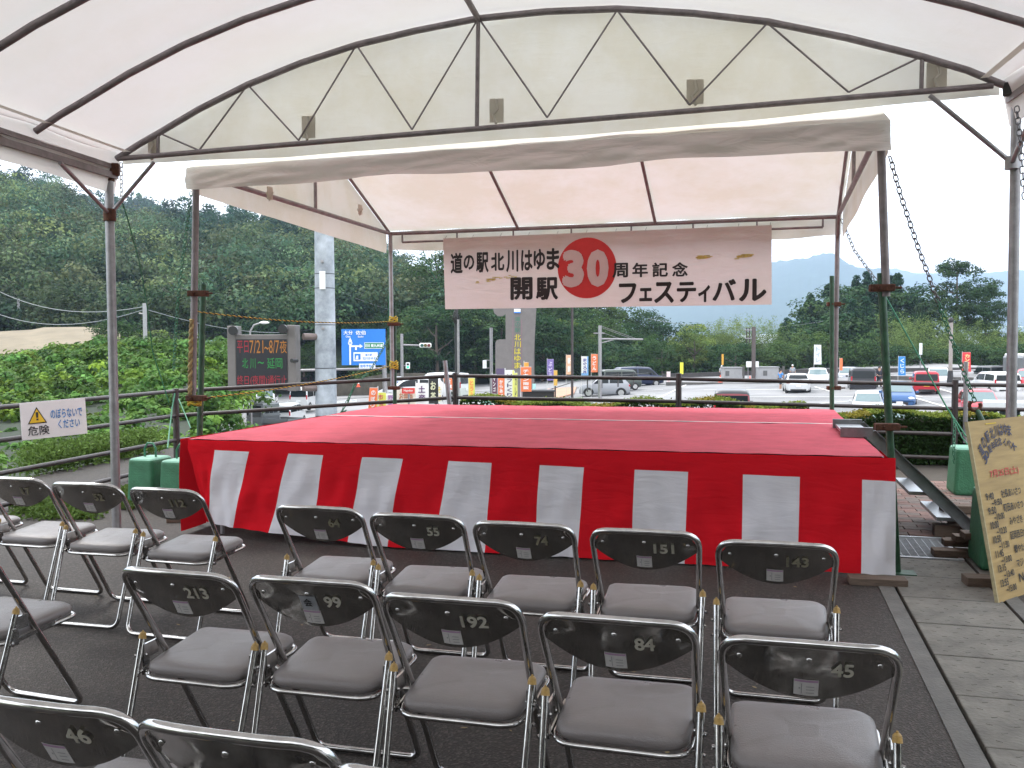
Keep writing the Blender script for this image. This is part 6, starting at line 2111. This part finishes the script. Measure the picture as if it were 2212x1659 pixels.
def car(label, kind, col, px, py, dist, yaw, L_, W_, H_, plate_='w', scale=1., cat='car', roof=None):
    """px: centre column, py: row of the tyre contact; yaw 0 = nose away from the viewer, 180 = nose to the viewer"""
    g = D(px, 745, dist); g.z = lotz(g.x)
    if py is not None:
        g = D(px, py, dist)
    t = thing('parked_car', label, cat, g, R(yaw))
    L_, W_, H_ = L_ * scale, W_ * scale, H_ * scale
    pr_f = PROF[kind]
    hw = W_ / 2
    def ring(s):
        tt, zb, zr, wb, wr_ = s
        y = -L_ / 2 + L_ * tt
        zb, zr = zb * H_, zr * H_
        lo = H_ * (.13 if .05 < tt < .95 else .17)
        gl = zr - zb
        pts = [(0, lo), (hw * wb * .86, lo), (hw * wb * .96, lo + .05 * H_), (hw * wb * 1.0, lo + .18 * H_), (hw * wb * .99, zb - .06 * H_), (hw * wb * .955, zb), (hw * (wb * .95 + (wr_ * 1.0 - wb * .95) * .85), zb + gl * .86), (hw * wr_ * .86, zb + gl * .975), (hw * wr_ * .5, zr), (0, zr + .004)]
        # right side then mirrored
        r_ = [Vector((x, y, z)) for x, z in pts] + [Vector((-x, y, z)) for x, z in pts[-2:0:-1]]
        return r_
    rings = [ring(s) for s in pr_f]
    n = len(rings[0])
    b = MB()
    fs = []
    for i in range(len(rings) - 1):
        for j in range(n):
            fs.append((i * n + j, (i + 1) * n + j, (i + 1) * n + (j + 1) % n, i * n + (j + 1) % n))
    b.add([p for r_ in rings for p in r_], fs, 0, True)
    if roof:
        for q in range(len(b.f)):
            if 5 <= q % n <= 12 and pr_f[q // n][2] > .85: b.m[q] = 1
    b.add(rings[0], [tuple(range(n))], 0); b.add(rings[-1], [tuple(range(n))[::-1]], 0)
    body = b.build('body', [PAINTS[col], PAINTS[roof or col]], t)
    # glass: side windows between belt(5) and upper(6)
    gi = [i for i in range(len(pr_f)) if pr_f[i][2] - pr_f[i][1] > .2]
    i0, i1 = gi[0], gi[-1]
    def pt(ti, w, side_):
        """point on greenhouse side: ti in y fraction"""
        k = max(j for j in range(len(pr_f)) if pr_f[j][0] <= ti + 1e-9); k = min(k, len(pr_f) - 2)
        f = (ti - pr_f[k][0]) / (pr_f[k + 1][0] - pr_f[k][0])
        a = rings[k][5].lerp(rings[k][6], w); c = rings[k + 1][5].lerp(rings[k + 1][6], w)
        p = a.lerp(c, f)
        return Vector((side_ * (p.x + .008), p.y, p.z))
    t0, t1 = pr_f[i0][0], pr_f[i1][0]
    tm = (t0 + t1) / 2 + .04
    for sd_ in (-1, 1):
        for a, c in ((t0 + .03, tm - .10 * 0 - .012), (tm + .012, t1 + .02)):
            w0 = .10
            lo_a, lo_c = a - (.02 if a < tm else 0), c + (.09 if c > tm else 0)
            nn = 6
            vs, f2 = [], []
            for q in range(nn + 1):
                ta_, tl_ = a + (c - a) * q / nn, lo_a + (lo_c - lo_a) * q / nn
                vs += [pt(tl_, w0, sd_), pt(ta_, .88, sd_)]
            for q in range(nn):
                f2.append((2 * q, 2 * q + 2, 2 * q + 3, 2 * q + 1) if sd_ > 0 else (2 * q, 2 * q + 1, 2 * q + 3, 2 * q + 2))
            MB().add(vs, f2).build('side_window', GLS, t)
    def cross(ka, kb, fa, fb, nm, m_, inset=.82, off=.012):
        """glass across between ring ka and kb at fractions fa..fb"""
        A = [rings[ka][j].lerp(rings[kb][j], fa) for j in range(n)]
        B_ = [rings[ka][j].lerp(rings[kb][j], fb) for j in range(n)]
        dirn = 1 if kb > ka and pr_f[ka][0] > .5 else -1
        idx = 7
        xa, xb = A[idx].x * inset * 1.08, B_[idx].x * inset * 1.05
        za, zb2 = A[8].z, B_[8].z
        o = Vector((0, .010 * dirn, .012))
        vs = []
        for s_ in (-1, -.5, 0, .5, 1):
            crown = .03 * (1 - abs(s_)) * dirn
            vs += [Vector((s_ * xa, A[9].y + crown, za)) + o, Vector((s_ * xb, B_[9].y + crown, zb2)) + o]
        f2 = [(2 * q, 2 * q + 2, 2 * q + 3, 2 * q + 1) for q in range(4)]
        MB().add(vs, f2, 0, True).build(nm, m_, t)
    # windscreen between last roof station and cowl
    cross(i1, i1 + 1, .04, .95, 'windscreen', GLSL, 1.0)
    cross(max(i0 - 1, 0), i0, .05 if kind in ('van', 'box') else .18, .86, 'rear_window', GLS, 1.0)
    # wheels
    wr = (.20 if kind != 'suv' else .21) * H_ * (1.05 if kind in ('hatch', 'suv') else .85)
    for sy in (.175, .815):
        for sx in (-1, 1):
            c = Vector((sx * (hw - .095), -L_ / 2 + L_ * sy, wr))
            w_ = MB().tube([c - Vector((.10, 0, 0)), c + Vector((.10, 0, 0))], wr, 18).build('wheel', TYR, t)
            MB().tube([c + Vector((sx * .085, 0, 0)), c + Vector((sx * .108, 0, 0))], wr * .66, 12).build('rim', RIM, w_)
            b = MB()
            for q in range(9):
                a_ = math.pi * q / 8; a2 = math.pi * (q + 1) / 8
                if q < 8:
                    pts = [Vector((sx * (hw + .004), c.y + math.cos(x) * rr, wr * .95 + math.sin(x) * rr)) for x, rr in ((a_, wr * 1.02), (a2, wr * 1.02), (a2, wr * 1.2), (a_, wr * 1.2))]
                    b.add(pts, [(0, 1, 2, 3)])
            b.build('wheel_arch', TRIM, t)
    # lamps, plates, bumpers, mirrors
    zf = H_ * (.50 if kind in ('hatch', 'suv') else .46)
    for sx in (-1, 1):
        MB().sphere((sx * hw * .68, L_ / 2 - .10, zf * .88), .15, 10, (1.2, .75, .6)).build('headlight', HL, t)
        if kind in ('van', 'box'):
            MB().box((sx * hw * .88, -L_ / 2 + .035, H_ * .58), (.10, .06, H_ * .2), bev=.02).build('tail_light', TLR, t)
        else:
            MB().box((sx * hw * .80, -L_ / 2 + .05, H_ * .57), (.26, .12, .14), bev=.03).build('tail_light', TLR, t)
        MB().box((sx * (hw + .07), L_ * .21 if kind != 'box' else L_ * .33, H_ * .64), (.16, .08, .13), bev=.03).build('mirror', PAINTS[col] if col != 'maroon' else TRIM, t)
    MB().box((0, L_ / 2 - .01, H_ * .25), (W_ * .5, .06, H_ * .10), bev=.02).build('grille', TRIM, t)
    MB().box((0, -L_ / 2 + .0, H_ * .20), (W_ * .62, .06, H_ * .08), bev=.02).build('rear_bumper_trim', TRIM, t)
    pm_ = PLW if plate_ == 'w' else PLY_
    MB().box((0, L_ / 2 + .035, H_ * .27), (.33, .012, .165)).build('number_plate', pm_, t)
    MB().box((0, -L_ / 2 - .02, H_ * .42), (.33, .03, .165)).build('number_plate', pm_, t)
    return t
car('silver compact suv parked side on, left of the dark fence post', 'suv', 'silver', 1306, 857, 74, 66 + 18, 4.0, 1.70, 1.62, scale=1.0)
car('olive grey box shaped small van behind the silver suv', 'box', 'olive', 1340, 842, 79, -78, 3.4, 1.48, 1.75, 'y')
car('dark navy minivan parked beyond the silver suv', 'van', 'navy', 1378, 835, 86, -72, 4.7, 1.73, 1.9, scale=.98)
car('maroon small car with black roof seen from behind, just beyond the hedge', 'box', 'maroon', 1580, 930, 38, -13, 3.4, 1.48, 1.72, 'y', roof='black')
car('white hatchback seen from behind beside the man in blue', 'hatch', 'white', 1720, 848, 66, -13, 3.9, 1.70, 1.40)
car('white car facing the viewer left of the back right tent post', 'hatch', 'white', 1766, 832, 76, 163, 4.2, 1.74, 1.42)
car('pale blue suv facing the viewer right of the back right tent post', 'suv', 'silver', 1832, 829, 82, 160, 4.3, 1.74, 1.5)
car('black box shaped car seen from behind next to the person in dark clothes', 'box', 'black', 1861, 848, 66, -17, 3.6, 1.75, 1.78)
car('red small car with yellow plate seen from behind', 'box', 'red', 1998, 850, 58, -21, 3.4, 1.48, 1.42, 'y')
car('white small car with yellow plate facing the viewer behind the red one', 'van', 'white', 2026, 836, 70, 156, 3.4, 1.6, 1.5, 'y')
car('white hatchback facing the viewer, half hidden by the right front tent post', 'hatch', 'white', 1874, 901, 52, 160, 4.0, 1.70, 1.47)
car('blue hatchback facing the viewer between the tent post and the fence post', 'hatch', 'blue', 1939, 881, 52, 160, 4.0, 1.745, 1.47)
car('pale hatchback nearest the hedge, only its windscreen and roof showing', 'hatch', 'silver', 1920, 958, 34, 160, 4.0, 1.65, 1.45)
car('bright red hatchback facing the viewer behind the hanging iron hook', 'hatch', 'red', 2112, 909, 45, 160, 3.9, 1.69, 1.55)
car('white estate car behind the bright red hatchback', 'van', 'white', 2150, 850, 58, -8, 4.2, 1.68, 1.4)
car('dark small car behind the white estate car', 'box', 'black', 2140, 826, 74, -5, 3.4, 1.5, 1.35)
car('red car partly hidden behind the big tent post', 'hatch', 'red', 2222, 845, 62, 150, 4.0, 1.7, 1.5)
def kei_truck(label, px, py, dist, yaw, cargo=None, scale=1., col='white', plate_='y'):
    g = D(px, py, dist)
    t = thing('kei_truck', label, 'truck', g, R(yaw))
    pw = PAINTS[col]
    s = scale
    W, L_, H = 1.475 * s, 3.4 * s, 1.80 * s
    # cab
    b = MB()
    y0, y1 = L_ / 2 - 1.35 * s, L_ / 2
    prof = [(y0, .30 * s), (y1 - .02, .30 * s), (y1, .75 * s), (y1 - .05, .95 * s), (y1 - .42 * s, H - .06), (y1 - .55 * s, H), (y0 + .05, H), (y0, H - .06)]
    k = len(prof)
    wt = lambda z: W / 2 * (1 - .09 * max(0, (z - .95 * s) / (H - .95 * s)))
    vs = [Vector((-wt(z), y, z)) for y, z in prof] + [Vector((wt(z), y, z)) for y, z in prof]
    b.add(vs, [tuple(range(k)), tuple(range(2 * k - 1, k - 1, -1))] + [(i, i + k, (i + 1) % k + k, (i + 1) % k) for i in range(k)])
    b.build('cab', pw, t)
    for q in (-.36, 0, .36):
        MB().box((q * s, y0 - .012, H * .74), (.30 * s, .02, .26 * s), bev=.01).build('rear_window', GLS, t)
    MB().add([Vector((-.60 * s, y1 - .07, .99 * s)), Vector((.60 * s, y1 - .07, .99 * s)), Vector((.55 * s, y1 - .38 * s, H - .12)), Vector((-.55 * s, y1 - .38 * s, H - .12))], [(0, 1, 2, 3)]).build('windscreen', GLSL, t)
    for sx in (-1, 1):
        MB().add([Vector((sx * (W / 2 + .004), y0 + .15, .98 * s)), Vector((sx * (W / 2 + .004), y1 - .2, .98 * s)), Vector((sx * (W / 2 * .93), y1 - .5 * s, H - .14)), Vector((sx * (W / 2 * .93), y0 + .15, H - .14))], [(0, 1, 2, 3)]).build('side_window', GLS, t)
        MB().box((sx * W * .36, -L_ / 2 - .01, .52 * s), (.22, .03, .09)).build('tail_light', TLR, t)
        MB().box((sx * (W / 2 + .12), y1 - .25, 1.15 * s), (.12, .06, .2), bev=.02).build('mirror', TRIM, t)
        MB().box((sx * W / 2 * .98, -.68 * s, .78 * s), (.035, 1.98 * s, .30 * s)).build('side_gate', pw, t)
        for y in (-L_ * .30, L_ * .33):
            c = Vector((sx * (W / 2 - .1), y, .27 * s))
            w_ = MB().tube([c - Vector((.08, 0, 0)), c + Vector((.08, 0, 0))], .27 * s, 16).build('wheel', TYR, t)
            MB().tube([c + Vector((sx * .06, 0, 0)), c + Vector((sx * .09, 0, 0))], .16 * s, 10).build('rim', WHITEM, w_)
    MB().box((0, -.68 * s, .62 * s), (W * .98, 2.0 * s, .05)).build('bed', mat('truck_bed', (.10, .10, .10), .7), t)
    MB().box((0, -L_ / 2 + .02, .78 * s), (W * .98, .035, .30 * s)).build('tail_gate', pw, t)
    MB().box((0, y0 - .08, 1.05 * s), (W * .95, .04, .85 * s) if False else (W * .95, .03, .06)).build('guard_frame', pw, t)
    MB().box((0, -L_ / 2 - .02, .36 * s), (W * .9, .05, .10)).build('bumper', pw, t)
    MB().box((0, -L_ / 2 - .05, .38 * s), (.33, .012, .165)).build('number_plate', PLY_ if plate_ == 'y' else PLW, t)
    MB().box((0, L_ / 2 + .02, .48 * s), (.33, .012, .165)).build('number_plate', PLY_ if plate_ == 'y' else PLW, t)
    return t
kei_truck('white small truck seen from behind on the left road, nearest the guardrail', 562, 917, 62, 10)
kei_truck('white small truck seen from behind at the right edge beyond the hedge', 2168, 976, 33, -26)
kei_truck('white small truck facing the viewer on the left road', 577, 884, 74, 190, plate_='w')
car('white hatchback seen from behind beside the big grey pole', 'van', 'white', 623, 917, 62, -4, 3.6, 1.5, 1.5)
car('white van seen from behind further up the left road beside the big grey pole', 'box', 'white', 660, 884, 74, -5, 3.6, 1.5, 1.8)
car('dark car partly hidden under the message board', 'hatch', 'grey', 552, 868, 86, 30, 4.0, 1.7, 1.45)
kei_truck('small open bed truck between the white truck and the white hatchback', 596, 935, 56, 60, col='grey')
car('white car behind the advertising flags', 'hatch', 'white', 895, 872, 50, 92, 3.9, 1.7, 1.45)
car('white van behind the advertising flags right of the black flag', 'van', 'white', 955, 866, 56, 60, 3.6, 1.6, 1.75)
# dark truck at the right edge
g = D(2216, 835, 70)
t = thing('grey_truck', 'dark grey truck with white cab top at the right edge of the picture', 'truck', g, R(175))
MB().box((0, 0, 1.5), (2.0, 3.5, 1.6), bev=.12).build('cab', PAINTS['grey'], t)
MB().box((0, 0, 2.35), (1.9, 3.2, .3), bev=.1).build('roof', PAINTS['white'], t)
MB().box((0, 1.76, 1.75), (1.7, .04, .7)).build('windscreen', GLSL, t)
for sx in (-1, 1):
    for y in (-1.1, 1.1):
        MB().tube([(sx * .85, y, .4), (sx * 1.02, y, .4)], .4, 16).build('wheel', TYR, t)
    MB().box((sx * .8, 1.78, 1.0), (.3, .04, .2)).build('headlight', HL, t)

# traffic cones
def cone(px, py, dd, label):
    p = D(px, py, dd)
    t = thing('traffic_cone', label, 'cone', p)
    CO = mat('cone_orange', (.75, .10, .04), .5)
    MB().box((0, 0, .02), (.38, .38, .04)).build('base', CO, t)
    MB().tube([(0, 0, .04), (0, 0, .7)], .14, 12, r2=.03).build('body', CO, t)
    MB().tube([(0, 0, .32), (0, 0, .46)], .105, 12, r2=.075).build('white_band', WHITEM, t)
for px, py, dd, lb_ in ((1620, 829, 81.5, 'orange cone under the blank white board'), (1556, 826, 84, 'orange cone left of the left grey cabinet'), (2084, 830, 70, 'orange cone under the red flag'), (1959, 830, 76, 'orange cone under the blue flag'), (774, 836, 88, 'orange cone beside the red road surface')):
    cone(px, py, dd, lb_)

b = MB()
for i in range(46):
    q = Z(random.uniform(60, 1900), random.uniform(1180, 1640), .006)
    a_ = random.uniform(0, 6.28); l_ = random.uniform(.008, .022)
    u1 = Vector((math.cos(a_), math.sin(a_), .1)) * l_; w1 = Vector((-math.sin(a_), math.cos(a_), .05)) * l_ * .45
    b.quad(q - u1, q - w1, q + u1, q + w1)
tag(b.build('leaf_litter', mat('dry_leaf', (.20, .15, .07), .9, 0, .4, 9)), kind='stuff')

# ================================================================== PEOPLE (far away in the car park)
def person(label, px, py, dd, H, top_c, leg_c, short_sleeve=True, shorts=True, hat=None, yaw=0., hair=(.02, .015, .012), walk=.12):
    g = D(px, py, dd)
    t = thing('person', label, 'person', g, R(yaw))
    s = H / 1.72
    SK = mat('skin', (.42, .24, .16), .55)
    def skin_mesh(nm, verts, edges, radii, m_, root=0):
        me = bpy.data.meshes.new(nm)
        me.from_pydata([Vector(v) * s for v in verts], edges, [])
        o = link(nm, me, t)
        md = o.modifiers.new('skin', 'SKIN')
        sv = me.skin_vertices[0].data
        for i, r_ in enumerate(radii):
            sv[i].radius = (r_[0] * s, r_[1] * s)
            sv[i].use_root = (i == root)
        o.modifiers.new('sub', 'SUBSURF').levels = 1
        o.modifiers['sub'].render_levels = 1
        me.materials.append(m_)
        return o
    V = [(0, 0, .95), (0, .01, 1.15), (0, 0, 1.38), (0, .01, 1.48), (0, .03, 1.60), (0, .02, 1.70),
         (-.09, 0, .92), (-.10, walk, .50), (-.10, walk * .8, .07), (-.10, walk * .8 + .13, .035),
         (.09, 0, .92), (.10, -walk, .50), (.10, -walk * 1.2, .08), (.10, -walk * 1.2 + .13, .035),
         (-.19, 0, 1.40), (-.25, -.02, 1.13), (-.24, .10, .92), (-.24, .14, .84),
         (.19, 0, 1.40), (.25, .02, 1.13), (.22, .16, 1.02), (.20, .22, .99)]
    E_ = [(0, 1), (1, 2), (2, 3), (3, 4), (4, 5), (0, 6), (6, 7), (7, 8), (8, 9), (0, 10), (10, 11), (11, 12), (12, 13), (2, 14), (14, 15), (15, 16), (16, 17), (2, 18), (18, 19), (19, 20), (20, 21)]
    Rr = [(.14, .10), (.12, .09), (.14, .10), (.055, .055), (.085, .10), (.06, .07), (.085, .085), (.055, .06), (.04, .045), (.045, .03), (.085, .085), (.055, .06), (.04, .045), (.045, .03), (.055, .055), (.04, .04), (.03, .03), (.035, .02), (.055, .055), (.04, .04), (.03, .03), (.035, .02)]
    skin_mesh('body', V, E_, Rr, SK)
    C1 = mat('cloth_%.2f_%.2f_%.2f' % top_c, top_c, .85)
    C2 = mat('cloth_%.2f_%.2f_%.2f' % leg_c, leg_c, .85)
    sv_ = [V[0], V[1], V[2], (0, .01, 1.44), V[14], (V[14][0] - .05, V[15][1], 1.22 if short_sleeve else 1.0), V[18], (V[18][0] + .05, V[19][1], 1.22 if short_sleeve else 1.04)]
    skin_mesh('shirt', sv_, [(0, 1), (1, 2), (2, 3), (2, 4), (4, 5), (2, 6), (6, 7)], [(.165, .125), (.15, .115), (.165, .12), (.08, .07), (.075, .07), (.062, .06), (.075, .07), (.062, .06)], C1)
    k = .52 if shorts else .12
    lv = [V[0], V[6], (-.10, walk * (1 if shorts else .9), k), V[10], (.10, -walk, k)]
    skin_mesh('trousers', lv, [(0, 1), (1, 2), (0, 3), (3, 4)], [(.155, .12), (.105, .1), (.085, .085) if shorts else (.06, .06), (.105, .1), (.085, .085) if shorts else (.06, .06)], C2)
    MB().sphere(Vector((0, .0, 1.655)) * s, .108 * s, 10, (.92, 1.02, .9)).build('hair' if not hat else 'helmet', mat('hair_%s' % (hat or 'black'), hair, .6 if not hat else .3), t)
    for sx in (-1, 1):
        MB().box(Vector((sx * .10, (walk * .8 if sx < 0 else -walk * 1.2) + .06, .03)) * s, (.09 * s, .24 * s, .06 * s), bev=.02).build('shoe', mat('shoe_dark', (.03, .03, .03), .6), t)
    # face: nose, eyes, mouth
    MB().sphere(Vector((0, .135, 1.60)) * s, .016 * s, 6).build('nose', SK, t)
    for sx in (-1, 1):
        MB().sphere(Vector((sx * .035, .118, 1.625)) * s, .010 * s, 6).build('eye', DK, t)
    return t
person('man in a blue shirt and dark shorts standing beside the white hatchback', 1686, 846, 70, 1.72, (.08, .25, .55), (.02, .02, .03), yaw=-70)
person('person in dark clothes standing right of the black box shaped car', 1899, 841, 66, 1.65, (.03, .03, .04), (.03, .03, .035), False, False, yaw=200, hair=(.12, .05, .03))
person('guard with a white helmet standing left of the left grey cabinet', 1804 * .8641, 826, 88, 1.6, (.35, .38, .42), (.08, .09, .12), False, False, 'helmet_white', 180, (.75, .75, .75))
person('guard with a white helmet standing beyond the white cars', 1981 * .8641, 826, 84, 1.6, (.35, .38, .42), (.08, .09, .12), False, False, 'helmet_white', 170, (.75, .75, .75))

# ================================================================== building of the roadside station, behind the viewer (seen in reflections)
bd = thing('station_building', 'long dark timber fronted building behind the rows of chairs', 'building', (0, -11, 0))
MB().box((0, -3, 2.6), (44, 6, 5.2)).build('wall', mat('dark_timber_wall', (.07, .05, .04), .7, 0, .3, 2), bd)
MB().box((0, -1.2, 5.35), (46, 10.4, .3)).build('roof', mat('dark_roof', (.04, .04, .045), .6), bd)
for i in range(9):
    w_ = MB().box((-18 + i * 4.5, .03, 1.6), (3.2, .06, 2.4)).build('window', mat('shop_frame', (.12, .12, .12), .5), bd)
    MB().box((-18 + i * 4.5, .07, 1.6), (3.0, .03, 2.2)).build('pane', GLS, w_)

# ================================================================== haze
b = MB()
b.box((800, 3000, 240), (16000, 6400, 520))
hz = b.build('haze', [])
tag(hz, kind='stuff')
hm = bpy.data.materials.new('haze_air')
hm.use_nodes = True
hn, hl = hm.node_tree.nodes, hm.node_tree.links
hn.clear()
ho = hn.new('ShaderNodeOutputMaterial')
hv = hn.new('ShaderNodeVolumePrincipled')
hv.inputs['Color'].default_value = (.54, .70, .96, 1)
hv.inputs['Density'].default_value = .00021
hv.inputs['Anisotropy'].default_value = .2
hl.new(hv.outputs[0], ho.inputs['Volume'])
hz.data.materials.append(hm)
